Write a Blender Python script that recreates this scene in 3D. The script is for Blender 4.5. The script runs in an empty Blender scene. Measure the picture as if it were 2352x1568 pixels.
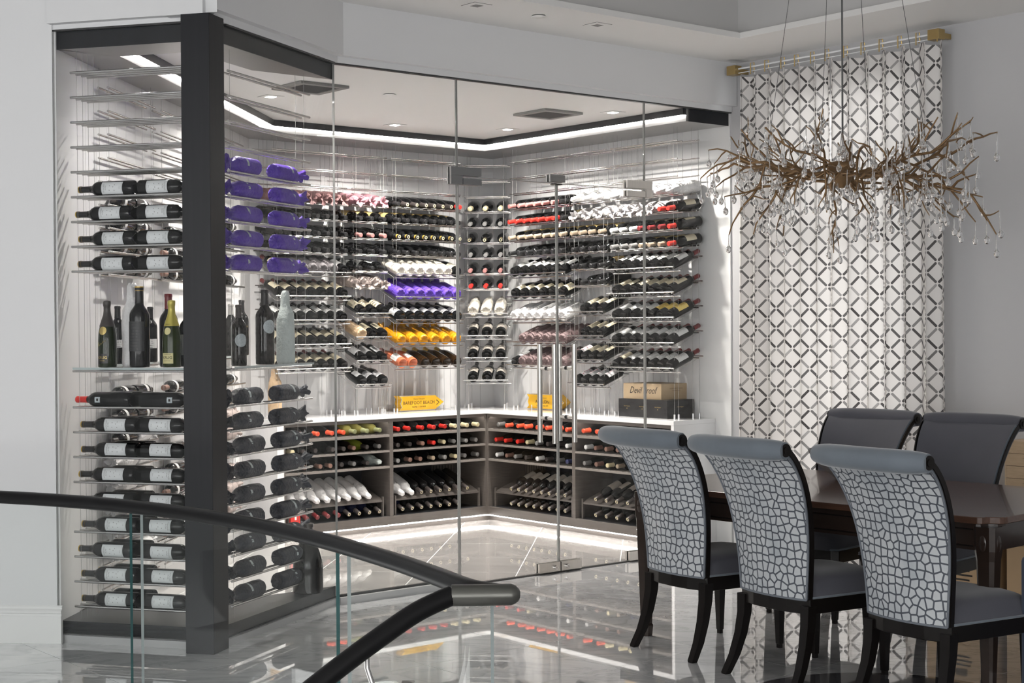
import bpy, bmesh, math, random
from mathutils import Matrix, Vector, noise
R = math.radians
rnd = random.Random(7)
C = bpy.context.scene.collection
SC = bpy.context.scene

# ------------------------------------------------------------------ camera, world, exposure
F_PX, PITCH, ROLL, EYE = 3473.26, -0.010524, -0.006493, 1.5
cam = bpy.data.cameras.new('camera'); cam.sensor_width = 36.0; cam.sensor_fit = 'HORIZONTAL'
cam.lens = 36.0 * F_PX / 2352.0; cam.clip_start = 0.05; cam.clip_end = 200
cam_o = bpy.data.objects.new('camera', cam); C.objects.link(cam_o)
_f = Vector((0, math.cos(PITCH), math.sin(PITCH))); _u = Vector((0, -math.sin(PITCH), math.cos(PITCH))); _r = Vector((1, 0, 0))
_r2 = _r * math.cos(ROLL) + _u * math.sin(ROLL); _u2 = -_r * math.sin(ROLL) + _u * math.cos(ROLL)
cam_o.matrix_world = Matrix(((_r2.x, _u2.x, -_f.x, 0), (_r2.y, _u2.y, -_f.y, 0), (_r2.z, _u2.z, -_f.z, EYE), (0, 0, 0, 1)))
SC.camera = cam_o
wd = bpy.data.worlds.new('sky'); SC.world = wd; wd.use_nodes = True
bg = wd.node_tree.nodes['Background']; bg.inputs[0].default_value = (1.0, 0.995, 0.985, 1); bg.inputs[1].default_value = 5.0
SUN_ON = True
if SUN_ON:
    sl = bpy.data.lights.new('sun', 'SUN'); sl.energy = 5.0; sl.angle = R(0.6); sl.color = (1.0, 0.97, 0.93)
    so = bpy.data.objects.new('sun', sl); C.objects.link(so)
    so.rotation_euler = Vector((-0.33, 0.94, -0.27)).to_track_quat('-Z', 'Y').to_euler()
SC.view_settings.view_transform = 'Standard'; SC.view_settings.look = 'None'; SC.view_settings.gamma = 1.0
SC.view_settings.use_curve_mapping = False; SC.view_settings.exposure = 0.15
SC.cycles.use_denoising = True
SC.cycles.use_adaptive_sampling = True; SC.cycles.adaptive_threshold = 0.02
SC.cycles.max_bounces = 8; SC.cycles.diffuse_bounces = 3; SC.cycles.glossy_bounces = 4
SC.cycles.transmission_bounces = 6; SC.cycles.transparent_max_bounces = 20
SC.cycles.sample_clamp_indirect = 6.0; SC.cycles.caustics_reflective = False; SC.cycles.caustics_refractive = False

# ------------------------------------------------------------------ plan geometry (metres)
TH = math.atan2(0.6387, 0.7694)
U = Vector((math.cos(TH), math.sin(TH))); N = Vector((math.sin(TH), -math.cos(TH)))
Q = Vector((-0.1438, 12.129)); C0 = Vector((-0.9501, 8.1575)); CE = Vector((1.4791, 10.1741))
AL = Vector((-2.1797, 7.228)); AR = Vector((-1.53, 7.0448)); BL = Vector((-1.3359, 7.1025)); BR = Vector((-0.9558, 8.1254))
TA = math.atan2(-0.1832, 0.6497); TB = math.atan2(1.0229, 0.3801); TS = TH + math.pi / 4
SD = Vector((math.cos(TS), math.sin(TS)))
BASE0, BASE1, BEAM0, BEAM1 = 0.0384, 0.1002, 2.8326, 2.9156
CEIL = 3.24; CZ = 0.86; D = 0.40
def frame(o, a, z=0.0): return Matrix.Translation((o[0], o[1], z)) @ Matrix.Rotation(a, 4, 'Z')
FL = frame(Q, TH); FR = frame(Q, TH - math.pi / 2); FA = frame(AL, TA); FB = frame(BL, TB); FS = frame(AL, TS); FC = frame(C0, TH)
def isect(p, a, q, b):
    d = Vector((math.cos(a), math.sin(a))); e = Vector((math.cos(b), math.sin(b)))
    t = ((q.x - p.x) * e.y - (q.y - p.y) * e.x) / (d.x * e.y - d.y * e.x)
    return p + d * t
SQ = isect(AL, TS, Q, TH)          # corner of the side wall and the back wall

# ------------------------------------------------------------------ materials
MT = {}
def newmat(name):
    m = bpy.data.materials.new(name); m.use_nodes = True; MT[name] = m
    return m, m.node_tree.nodes, m.node_tree.links, m.node_tree.nodes['Principled BSDF']
def pm(name, col, rough=0.5, metal=0.0, spec=0.5, bump=None, coat=0.0, vary=None, sheen=0.0, trans=0.0, ior=1.45, alpha=None):
    m, n, l, b = newmat(name)
    b.inputs['Base Color'].default_value = (*col, 1); b.inputs['Roughness'].default_value = rough
    b.inputs['Metallic'].default_value = metal; b.inputs['Specular IOR Level'].default_value = spec
    b.inputs['Coat Weight'].default_value = coat; b.inputs['Coat Roughness'].default_value = 0.03
    b.inputs['Transmission Weight'].default_value = trans; b.inputs['IOR'].default_value = ior
    if sheen: b.inputs['Sheen Weight'].default_value = sheen; b.inputs['Sheen Roughness'].default_value = 0.4
    tc = None
    if bump or vary:
        tc = n.new('ShaderNodeTexCoord')
    if vary:
        amt, sc, st = vary
        mp = n.new('ShaderNodeMapping'); mp.inputs['Scale'].default_value = st; l.new(tc.outputs['Object'], mp.inputs[0])
        t = n.new('ShaderNodeTexNoise'); t.inputs['Scale'].default_value = sc; t.inputs['Detail'].default_value = 4; l.new(mp.outputs[0], t.inputs['Vector'])
        mx = n.new('ShaderNodeMixRGB'); mx.inputs[1].default_value = (*[max(0, c * (1 - amt)) for c in col], 1); mx.inputs[2].default_value = (*[min(1, c * (1 + amt)) for c in col], 1)
        l.new(t.outputs['Fac'], mx.inputs[0]); l.new(mx.outputs[0], b.inputs['Base Color'])
    if bump:
        s, sc = bump
        t2 = n.new('ShaderNodeTexNoise'); t2.inputs['Scale'].default_value = sc; t2.inputs['Detail'].default_value = 3; l.new(tc.outputs['Object'], t2.inputs['Vector'])
        bp = n.new('ShaderNodeBump'); bp.inputs['Strength'].default_value = s; bp.inputs['Distance'].default_value = 0.006
        l.new(t2.outputs['Fac'], bp.inputs['Height']); l.new(bp.outputs[0], b.inputs['Normal'])
    return m
def emit(name, col, st):
    m, n, l, b = newmat(name)
    b.inputs['Base Color'].default_value = (0, 0, 0, 1); b.inputs['Emission Color'].default_value = (*col, 1); b.inputs['Emission Strength'].default_value = st
    return m
def paneglass(name, tint, k=1.0):
    m, n, l, b = newmat(name); n.remove(b)
    o = n['Material Output']; tr = n.new('ShaderNodeBsdfTransparent'); tr.inputs[0].default_value = (*tint, 1)
    gl = n.new('ShaderNodeBsdfGlossy'); gl.inputs['Roughness'].default_value = 0.0; gl.inputs[0].default_value = (0.95, 0.97, 0.97, 1)
    ge = n.new('ShaderNodeNewGeometry'); dt = n.new('ShaderNodeVectorMath'); dt.operation = 'DOT_PRODUCT'; l.new(ge.outputs['Normal'], dt.inputs[0]); l.new(ge.outputs['Incoming'], dt.inputs[1])
    ab = n.new('ShaderNodeMath'); ab.operation = 'ABSOLUTE'; l.new(dt.outputs['Value'], ab.inputs[0])
    sb = n.new('ShaderNodeMath'); sb.operation = 'SUBTRACT'; sb.inputs[0].default_value = 1.0; l.new(ab.outputs[0], sb.inputs[1])
    pw = n.new('ShaderNodeMath'); pw.operation = 'POWER'; pw.inputs[1].default_value = 5.0; l.new(sb.outputs[0], pw.inputs[0])
    mu = n.new('ShaderNodeMath'); mu.operation = 'MULTIPLY_ADD'; mu.inputs[1].default_value = 0.9 * k; mu.inputs[2].default_value = 0.028 * k; l.new(pw.outputs[0], mu.inputs[0])
    mx = n.new('ShaderNodeMixShader'); l.new(mu.outputs[0], mx.inputs[0]); l.new(tr.outputs[0], mx.inputs[1]); l.new(gl.outputs[0], mx.inputs[2]); l.new(mx.outputs[0], o.inputs[0])
    return m
pm('paint', (0.72, 0.725, 0.735), 0.55, bump=(0.05, 60)); pm('paint_dimmed', (0.52, 0.52, 0.53), 0.6, bump=(0.05, 60))  # right wall grey is darkened to carry the light falloff along it
pm('ceil_paint', (0.78, 0.775, 0.765), 0.6); pm('tray_paint', (0.60, 0.595, 0.59), 0.6); pm('trim', (0.80, 0.80, 0.80), 0.35)
pm('panel', (0.77, 0.765, 0.77), 0.35); pm('wine_ceiling', (0.90, 0.895, 0.885), 0.5)
pm('black_steel', (0.014, 0.015, 0.018), 0.32, spec=0.4, vary=(0.6, 3.0, (6, 6, 0.6))); pm('post_paint', (0.011, 0.012, 0.015), 0.40, spec=0.35, vary=(0.3, 4, (12, 12, 0.5)))
pm('soffit_metal', (0.33, 0.325, 0.32), 0.3, 0.55, vary=(0.15, 2.5, (1, 1, 1))); pm('curb', (0.42, 0.42, 0.425), 0.35)
pm('steel', (0.62, 0.61, 0.60), 0.2, 1.0); pm('steel_dark', (0.5, 0.49, 0.48), 0.22, 1.0); pm('brushed', (0.56, 0.545, 0.52), 0.30, 1.0, vary=(0.12, 8, (30, 30, 1)))
pm('patch_metal', (0.30, 0.30, 0.30), 0.3, 0.9); pm('quartz', (0.82, 0.82, 0.83), 0.12, coat=0.4); pm('alu', (0.75, 0.75, 0.76), 0.3, 0.8)
pm('cab_wood', (0.105, 0.092, 0.084), 0.42, vary=(0.35, 5, (1.5, 1.5, 26))); pm('cab_in', (0.028, 0.028, 0.032), 0.45); pm('cab_shelf', (0.20, 0.18, 0.165), 0.4, vary=(0.25, 6, (2, 2, 20)))
pm('rail_black', (0.007, 0.007, 0.0075), 0.33, spec=0.2, vary=(0.4, 4, (1, 1, 8))); pm('rail_return', (0.11, 0.11, 0.10), 0.28, 0.6)
paneglass('glass', (0.99, 0.993, 0.993), 0.42); paneglass('glass_rail', (0.98, 0.99, 0.985), 0.4); pm('glass_edge', (0.05, 0.13, 0.13), 0.15, spec=0.6, coat=0.5); pm('glass_edge_light', (0.42, 0.48, 0.48), 0.15, coat=0.5); pm('joint_seal', (0.30, 0.30, 0.29), 0.2, coat=0.5); pm('dark_seal', (0.05, 0.05, 0.05), 0.3)
pm('cable', (0.38, 0.375, 0.37), 0.5, 0.3); pm('wire_dark', (0.10, 0.10, 0.10), 0.6); pm('vent', (0.20, 0.195, 0.19), 0.5); pm('vent_slat', (0.085, 0.082, 0.08), 0.5); pm('vent_dark', (0.05, 0.048, 0.046), 0.6)
pm('velvet', (0.15, 0.175, 0.205), 0.75, sheen=0.5, vary=(0.12, 9, (1, 1, 1))); pm('velvet_inner', (0.082, 0.083, 0.10), 0.8, sheen=0.35, vary=(0.1, 7, (1, 1, 1))); pm('ottoman_blue', (0.045, 0.058, 0.095), 0.8, sheen=0.3)
pm('chair_wood', (0.007, 0.0055, 0.005), 0.28, spec=0.35); pm('piping', (0.15, 0.165, 0.19), 0.7)
pm('mahogany', (0.085, 0.043, 0.028), 0.22, coat=0.25, vary=(0.35, 6, (1.2, 14, 14))); pm('mahogany_dark', (0.026, 0.016, 0.012), 0.3, coat=0.3, vary=(0.3, 6, (1, 9, 9)))
pm('bronze', (0.25, 0.152, 0.075), 0.45, 0.6, vary=(0.3, 30, (1, 1, 1))); pm('brass', (0.52, 0.38, 0.17), 0.3, 1.0); pm('acrylic', (0.85, 0.86, 0.88), 0.1, coat=0.5)
pm('drop_glass', (1, 1, 1), 0.0, trans=1.0, ior=1.45); pm('bowl_grey', (0.22, 0.225, 0.235), 0.5, bump=(0.4, 40))
pm('crate_wood', (0.50, 0.37, 0.24), 0.55, vary=(0.18, 5, (3, 3, 22))); pm('carton', (0.44, 0.31, 0.185), 0.7, vary=(0.08, 8, (1, 1, 1))); pm('carton_kraft', (0.45, 0.335, 0.21), 0.7); pm('black_box', (0.012, 0.012, 0.013), 0.35)
pm('ink', (0.02, 0.018, 0.016), 0.6); pm('ink_brown', (0.10, 0.055, 0.025), 0.6); pm('ink_gold', (0.55, 0.42, 0.16), 0.35, 0.7); pm('print_grey', (0.25, 0.25, 0.25), 0.6)
pm('tin_yellow', (0.85, 0.47, 0.02), 0.3, coat=0.3); pm('tin_rim', (0.72, 0.70, 0.66), 0.3, 0.7)
emit('led', (1.0, 0.97, 0.93), 75.0); emit('led_plinth', (1.0, 0.96, 0.91), 22.0); emit('led_soft', (1.0, 0.95, 0.88), 16.0); emit('downlight', (1.0, 0.97, 0.93), 30.0)
def floor_mat(name, base, vein, rough):
    m, n, l, b = newmat(name)
    tc = n.new('ShaderNodeTexCoord'); g = n.new('ShaderNodeNewGeometry')
    mp = n.new('ShaderNodeMapping'); mp.inputs['Scale'].default_value = (1.0, 2.6, 1.0); mp.inputs['Rotation'].default_value = (0, 0, 0.5); l.new(g.outputs['Position'], mp.inputs[0])
    a = n.new('ShaderNodeTexNoise'); a.inputs['Scale'].default_value = 1.6; a.inputs['Detail'].default_value = 9; a.inputs['Roughness'].default_value = 0.62; a.inputs['Distortion'].default_value = 1.3; l.new(mp.outputs[0], a.inputs['Vector'])
    cr = n.new('ShaderNodeValToRGB'); e = cr.color_ramp.elements
    e[0].position = 0.40; e[0].color = (*base, 1); e[1].position = 0.60; e[1].color = (*base, 1)
    x = cr.color_ramp.elements.new(0.50); x.color = (*vein, 1)
    y = cr.color_ramp.elements.new(0.47); y.color = (*[0.5 * (p + q) for p, q in zip(base, vein)], 1); z = cr.color_ramp.elements.new(0.515); z.color = (*[0.75 * p + 0.25 * q for p, q in zip(base, vein)], 1)
    l.new(a.outputs['Fac'], cr.inputs[0]); l.new(cr.outputs[0], b.inputs['Base Color'])
    b.inputs['Roughness'].default_value = rough; b.inputs['Specular IOR Level'].default_value = 0.6; b.inputs['Coat Weight'].default_value = 1.0; b.inputs['Coat Roughness'].default_value = 0.0; b.inputs['Coat IOR'].default_value = 1.7
    return m
floor_mat('marble', (0.66, 0.66, 0.67), (0.50, 0.50, 0.515), 0.03); floor_mat('marble_warm', (0.58, 0.555, 0.54), (0.46, 0.44, 0.43), 0.10)
pm('grout', (0.60, 0.60, 0.60), 0.6); pm('grout_dark', (0.30, 0.30, 0.30), 0.6); pm('dark_disc', (0.10, 0.10, 0.11), 0.06, coat=0.9)
def voronoi_fabric():
    m, n, l, b = newmat('cell_fabric')
    uv = n.new('ShaderNodeUVMap'); mp = n.new('ShaderNodeMapping'); mp.inputs['Scale'].default_value = (29, 29, 1); l.new(uv.outputs[0], mp.inputs[0])
    v = n.new('ShaderNodeTexVoronoi'); v.voronoi_dimensions = '2D'; v.feature = 'DISTANCE_TO_EDGE'; v.inputs['Scale'].default_value = 1.0; v.inputs['Randomness'].default_value = 0.55; l.new(mp.outputs[0], v.inputs['Vector'])
    cr = n.new('ShaderNodeValToRGB'); cr.color_ramp.elements[0].position = 0.088; cr.color_ramp.elements[0].color = (0.075, 0.085, 0.105, 1); cr.color_ramp.elements[1].position = 0.106; cr.color_ramp.elements[1].color = (0.53, 0.55, 0.57, 1); l.new(v.outputs['Distance'], cr.inputs[0])
    t = n.new('ShaderNodeTexNoise'); t.inputs['Scale'].default_value = 5.0; t.inputs['Detail'].default_value = 5; l.new(uv.outputs[0], t.inputs['Vector'])
    c2 = n.new('ShaderNodeValToRGB'); c2.color_ramp.elements[0].position = 0.3; c2.color_ramp.elements[0].color = (0.74, 0.77, 0.80, 1); c2.color_ramp.elements[1].position = 0.55; c2.color_ramp.elements[1].color = (1, 1, 1, 1); l.new(t.outputs['Fac'], c2.inputs[0])
    mu = n.new('ShaderNodeMixRGB'); mu.blend_type = 'MULTIPLY'; mu.inputs[0].default_value = 1.0; l.new(cr.outputs[0], mu.inputs[1]); l.new(c2.outputs[0], mu.inputs[2]); l.new(mu.outputs[0], b.inputs['Base Color'])
    b.inputs['Roughness'].default_value = 0.6
voronoi_fabric()
def curtain_mat():
    m, n, l, b = newmat('trellis_cloth'); o = n['Material Output']
    uv = n.new('ShaderNodeUVMap'); sx = n.new('ShaderNodeSeparateXYZ'); l.new(uv.outputs[0], sx.inputs[0])
    def mth(op, a, c=None, d=None):
        k = n.new('ShaderNodeMath'); k.operation = op
        for i, v in enumerate((a, c, d)):
            if v is None: continue
            if isinstance(v, (int, float)): k.inputs[i].default_value = v
            else: l.new(v, k.inputs[i])
        return k.outputs[0]
    s = mth('DIVIDE', sx.outputs[0], 0.126); t = mth('DIVIDE', sx.outputs[1], 0.128)
    a = mth('ADD', s, t); c = mth('SUBTRACT', s, t)
    def fam(p, q, sd):
        rp = mth('ROUND', p); dd = mth('ABSOLUTE', mth('SUBTRACT', p, rp)); fq = mth('FRACT', q)
        band = mth('LESS_THAN', dd, 0.085); mid = mth('LESS_THAN', mth('ABSOLUTE', mth('SUBTRACT', fq, 0.5)), mth('SUBTRACT', 0.43, mth('MULTIPLY', dd, 0.6)))
        w = n.new('ShaderNodeTexWhiteNoise'); w.noise_dimensions = '2D'; cb = n.new('ShaderNodeCombineXYZ'); l.new(mth('ADD', rp, sd), cb.inputs[0]); l.new(mth('FLOOR', q), cb.inputs[1]); l.new(cb.outputs[0], w.inputs['Vector'])
        return mth('MULTIPLY', band, mid), w.outputs['Value']
    m1, w1 = fam(a, c, 3.0); m2, w2 = fam(c, a, 71.0)
    sh = n.new('ShaderNodeMixRGB'); l.new(m2, sh.inputs[0]); l.new(w1, sh.inputs[1]); l.new(w2, sh.inputs[2])
    cr = n.new('ShaderNodeValToRGB'); e = cr.color_ramp.elements; e[0].position = 0.0; e[0].color = (0.085, 0.08, 0.08, 1); e[1].position = 1.0; e[1].color = (0.42, 0.405, 0.40, 1); x = e.new(0.5); x.color = (0.17, 0.165, 0.165, 1)
    l.new(sh.outputs[0], cr.inputs[0])
    cl = n.new('ShaderNodeMixRGB'); l.new(mth('MAXIMUM', m1, m2), cl.inputs[0]); cl.inputs[1].default_value = (0.82, 0.795, 0.775, 1); l.new(cr.outputs[0], cl.inputs[2])
    l.new(cl.outputs[0], b.inputs['Base Color']); b.inputs['Roughness'].default_value = 0.85; b.inputs['Specular IOR Level'].default_value = 0.1
    tr = n.new('ShaderNodeBsdfTranslucent'); l.new(cl.outputs[0], tr.inputs[0]); mx = n.new('ShaderNodeMixShader'); mx.inputs[0].default_value = 0.24
    l.new(b.outputs[0], mx.inputs[1]); l.new(tr.outputs[0], mx.inputs[2]); l.new(mx.outputs[0], o.inputs[0])
curtain_mat()
def label_mat(name, paper, ink, freq=90.0, top=0.5):
    m, n, l, b = newmat(name); tc = n.new('ShaderNodeTexCoord'); sx = n.new('ShaderNodeSeparateXYZ'); l.new(tc.outputs['Object'], sx.inputs[0])
    def mth(op, a, c):
        k = n.new('ShaderNodeMath'); k.operation = op
        for i, v in enumerate((a, c)):
            if isinstance(v, (int, float)): k.inputs[i].default_value = v
            else: l.new(v, k.inputs[i])
        return k.outputs[0]
    ln = mth('LESS_THAN', mth('FRACT', mth('MULTIPLY', sx.outputs[2], freq), 0), 0.34)
    mp = n.new('ShaderNodeMapping'); mp.inputs['Scale'].default_value = (1, 160, 40); l.new(tc.outputs['Object'], mp.inputs[0])
    t = n.new('ShaderNodeTexNoise'); t.inputs['Scale'].default_value = 1.0; l.new(mp.outputs[0], t.inputs['Vector'])
    mid = mth('LESS_THAN', mth('ABSOLUTE', sx.outputs[1], 0), 0.020)
    mk = mth('MULTIPLY', mth('MULTIPLY', ln, mth('GREATER_THAN', t.outputs['Fac'], 0.50)), mid)
    mx = n.new('ShaderNodeMixRGB'); mx.inputs[1].default_value = (*paper, 1); mx.inputs[2].default_value = (*ink, 1); l.new(mk, mx.inputs[0]); l.new(mx.outputs[0], b.inputs['Base Color']); b.inputs['Roughness'].default_value = 0.5
label_mat('lab_cream', (0.60, 0.54, 0.40), (0.28, 0.22, 0.14)); label_mat('lab_white', (0.66, 0.66, 0.65), (0.18, 0.18, 0.18)); label_mat('lab_grey', (0.42, 0.42, 0.43), (0.12, 0.12, 0.12)); label_mat('lab_gold', (0.62, 0.46, 0.18), (0.25, 0.16, 0.06)); label_mat('lab_yellow', (0.72, 0.54, 0.16), (0.30, 0.15, 0.04)); label_mat('lab_black', (0.022, 0.022, 0.024), (0.06, 0.058, 0.055)); label_mat('lab_red', (0.45, 0.06, 0.06), (0.7, 0.6, 0.5)); label_mat('lab_art', (0.66, 0.65, 0.66), (0.45, 0.05, 0.12), 45); label_mat('lab_taupe', (0.45, 0.41, 0.36), (0.16, 0.14, 0.12))
pm('lab_plain', (0.70, 0.72, 0.73), 0.5); pm('lab_krug', (0.66, 0.60, 0.30), 0.45); pm('lab_silver', (0.45, 0.50, 0.52), 0.4, vary=(0.45, 190, (1, 1, 1)))
GL = dict(gl_black=(0.006, 0.0062, 0.0065), gl_green=(0.010, 0.017, 0.006), gl_olive=(0.020, 0.030, 0.005), gl_brown=(0.020, 0.010, 0.004), gl_rose=(0.52, 0.15, 0.075), gl_white=(0.22, 0.20, 0.06), gl_lime=(0.36, 0.42, 0.05), gl_navy=(0.008, 0.010, 0.03))
for k, c in GL.items(): pm(k, c, 0.06, spec=0.38)
FO = dict(fo_black=(0.015, 0.015, 0.016), fo_red=(0.60, 0.028, 0.02), fo_orange=(0.80, 0.10, 0.045), fo_maroon=(0.16, 0.02, 0.022), fo_brown=(0.23, 0.13, 0.10), fo_pink=(0.35, 0.16, 0.15), fo_tan=(0.33, 0.26, 0.19), fo_cream=(0.66, 0.58, 0.36), fo_white=(0.75, 0.75, 0.74), fo_gold=(0.50, 0.33, 0.06), fo_krug=(0.55, 0.47, 0.10), fo_grey=(0.24, 0.235, 0.23), fo_olive=(0.30, 0.32, 0.16), fo_dark=(0.05, 0.042, 0.04), fo_navy=(0.03, 0.035, 0.10))
for k, c in FO.items(): pm(k, c, 0.33, spec=0.5, metal=0.25 if k in ('fo_gold', 'fo_krug', 'fo_grey') else 0.0)
pm('cork', (0.50, 0.36, 0.20), 0.6)
WP = dict(wr_purple=(0.115, 0.055, 0.42), wr_navy=(0.030, 0.034, 0.048), wr_white=(0.74, 0.73, 0.73), wr_grey=(0.47, 0.45, 0.45), wr_taupe=(0.36, 0.30, 0.28), wr_mauve=(0.20, 0.105, 0.105), wr_pink=(0.40, 0.20, 0.235), wr_amber=(0.62, 0.27, 0.008), wr_brown=(0.16, 0.11, 0.11), wr_kraft=(0.52, 0.37, 0.23), wr_pale=(0.58, 0.64, 0.62), wr_cream=(0.70, 0.66, 0.58), wr_charcoal=(0.14, 0.13, 0.135))
for k, c in WP.items(): pm(k, c, 0.55 if k != 'wr_amber' else 0.22, spec=0.4, bump=(1.0, 75), vary=(0.20, 22, (1, 1, 1)))
# ------------------------------------------------------------------ mesh helpers
class G:
    def __init__(s): s.v = []; s.f = []; s.uv = None
    def quad(s, *p):
        b = len(s.v); s.v += [tuple(q) for q in p]; s.f.append(tuple(range(b, b + len(p)))); return s
    def prism(s, poly, z0, z1):
        # poly counter-clockwise seen from above
        ar = sum(poly[i][0] * poly[(i + 1) % len(poly)][1] - poly[(i + 1) % len(poly)][0] * poly[i][1] for i in range(len(poly)))
        if ar < 0: poly = poly[::-1]
        n = len(poly); b = len(s.v)
        s.v += [(p[0], p[1], z0) for p in poly] + [(p[0], p[1], z1) for p in poly]
        s.f.append(tuple(range(b + n - 1, b - 1, -1))); s.f.append(tuple(range(b + n, b + 2 * n)))
        for i in range(n):
            j = (i + 1) % n; s.f.append((b + i, b + j, b + n + j, b + n + i))
        return s
    def box(s, x0, x1, y0, y1, z0, z1): return s.prism([(x0, y0), (x1, y0), (x1, y1), (x0, y1)], z0, z1)
    def tube(s, pts, r, n=8, cap=True, up=None):
        pts = [Vector(p) for p in pts]; k = len(pts); b = len(s.v); rr = r if isinstance(r, (list, tuple)) else [r] * k
        prev = None
        for i, p in enumerate(pts):
            t = (pts[min(i + 1, k - 1)] - pts[max(i - 1, 0)])
            if t.length < 1e-9: t = Vector((0, 0, 1))
            t.normalize()
            if prev is None:
                a = Vector((0, 0, 1)) if abs(t.z) < 0.9 else Vector((1, 0, 0)); x = t.cross(a).normalized()
            else:
                x = (prev - t * prev.dot(t)); x = x.normalized() if x.length > 1e-6 else t.orthogonal().normalized()
            prev = x; y = t.cross(x)
            for j in range(n):
                q = 2 * math.pi * j / n; s.v.append(tuple(p + (x * math.cos(q) + y * math.sin(q)) * rr[i]))
        for i in range(k - 1):
            for j in range(n):
                j2 = (j + 1) % n; s.f.append((b + i * n + j, b + i * n + j2, b + (i + 1) * n + j2, b + (i + 1) * n + j))
        if cap: s.f.append(tuple(b + j for j in range(n - 1, -1, -1))); s.f.append(tuple(b + (k - 1) * n + j for j in range(n)))
        return s
    def lathe(s, prof, n=20, fn=None):
        b = len(s.v); k = len(prof)
        for i, (r, z) in enumerate(prof):
            for j in range(n):
                q = 2 * math.pi * j / n
                p = (r * math.cos(q), r * math.sin(q), z)
                s.v.append(fn(p, i, q) if fn else p)
        for i in range(k - 1):
            for j in range(n):
                j2 = (j + 1) % n; s.f.append((b + i * n + j, b + i * n + j2, b + (i + 1) * n + j2, b + (i + 1) * n + j))
        if prof[0][0] > 1e-6: s.f.append(tuple(b + j for j in range(n - 1, -1, -1)))
        if prof[-1][0] > 1e-6: s.f.append(tuple(b + (k - 1) * n + j for j in range(n)))
        return s
    def grid(s, fn, nu, nv, uvfn=None):
        b = len(s.v)
        for i in range(nu + 1):
            for j in range(nv + 1): s.v.append(tuple(fn(i / nu, j / nv)))
        w = nv + 1
        for i in range(nu):
            for j in range(nv): s.f.append((b + i * w + j, b + (i + 1) * w + j, b + (i + 1) * w + j + 1, b + i * w + j + 1))
        if uvfn:
            if s.uv is None: s.uv = {}
            for i in range(nu + 1):
                for j in range(nv + 1): s.uv[b + i * w + j] = uvfn(i / nu, j / nv)
        return s
    def xf(s, m): s.v = [tuple(m @ Vector(p)) for p in s.v]; return s
    def join(s, o):
        b = len(s.v); s.v += o.v; s.f += [tuple(i + b for i in f) for f in o.f]
        if o.uv:
            if s.uv is None: s.uv = {}
            for k, q in o.uv.items(): s.uv[k + b] = q
        return s
    def mesh(s, name, smooth=None, bevel=0.0, weld=True):
        me = bpy.data.meshes.new(name); me.from_pydata(s.v, [], s.f); me.update()
        if bevel or weld:
            bm = bmesh.new(); bm.from_mesh(me)
            if s.uv is None: bmesh.ops.remove_doubles(bm, verts=bm.verts, dist=1e-6)
            if bevel: bmesh.ops.bevel(bm, geom=list(bm.edges), offset=bevel, segments=2, affect='EDGES', profile=0.5, clamp_overlap=True)
            bm.to_mesh(me); bm.free()
        if smooth is not None:
            me.polygons.foreach_set('use_smooth', [True] * len(me.polygons)); me.set_sharp_from_angle(angle=R(smooth))
        if s.uv:
            ul = me.uv_layers.new(name='UVMap')
            for lp in me.loops: ul.data[lp.index].uv = s.uv.get(lp.vertex_index, (0, 0))
        me.materials.append(None)
        return me
I4 = Matrix.Identity(4)
def mk(name, me, mat, parent=None, mw=None):
    if isinstance(me, G): me = me.mesh(name)
    o = bpy.data.objects.new(name, me); C.objects.link(o)
    if me is not None and mat:
        o.material_slots[0].link = 'OBJECT'; o.material_slots[0].material = MT[mat]
    if parent is not None: o.parent = parent
    o.matrix_basis = mw if mw is not None else I4
    return o
def tag(o, label, cat, group=None, kind=None):
    o['label'] = label; o['category'] = cat
    if group: o['group'] = group
    if kind: o['kind'] = kind
    return o
def thing(name, label, cat, mw=None, group=None, kind=None): return tag(mk(name, None, None, None, mw), label, cat, group, kind)
def T(x, y, z): return Matrix.Translation((x, y, z))
def RZ(a): return Matrix.Rotation(a, 4, 'Z')
def RX(a): return Matrix.Rotation(a, 4, 'X')
def RY(a): return Matrix.Rotation(a, 4, 'Y')
ORD = ['first', 'second', 'third', 'fourth', 'fifth', 'sixth', 'seventh', 'eighth', 'ninth', 'tenth', 'eleventh', 'twelfth', 'thirteenth', 'fourteenth']
_tx = {}
def text_geo(s, size, align='CENTER', italic=0.0, xs=1.0):
    cu = bpy.data.curves.new('lettering_source', 'FONT'); cu.body = s; cu.size = size; cu.align_x = align; cu.align_y = 'CENTER'; cu.resolution_u = 2; cu.shear = italic
    ob = bpy.data.objects.new('lettering_source', cu); C.objects.link(ob); bpy.context.view_layer.update()
    me = bpy.data.meshes.new_from_object(ob.evaluated_get(bpy.context.evaluated_depsgraph_get()))
    g = G(); g.v = [(v.co.x * xs, v.co.y, 0.0) for v in me.vertices]; g.f = [tuple(p.vertices) for p in me.polygons]
    C.objects.unlink(ob); bpy.data.objects.remove(ob); bpy.data.curves.remove(cu); bpy.data.meshes.remove(me)
    return g
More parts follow.
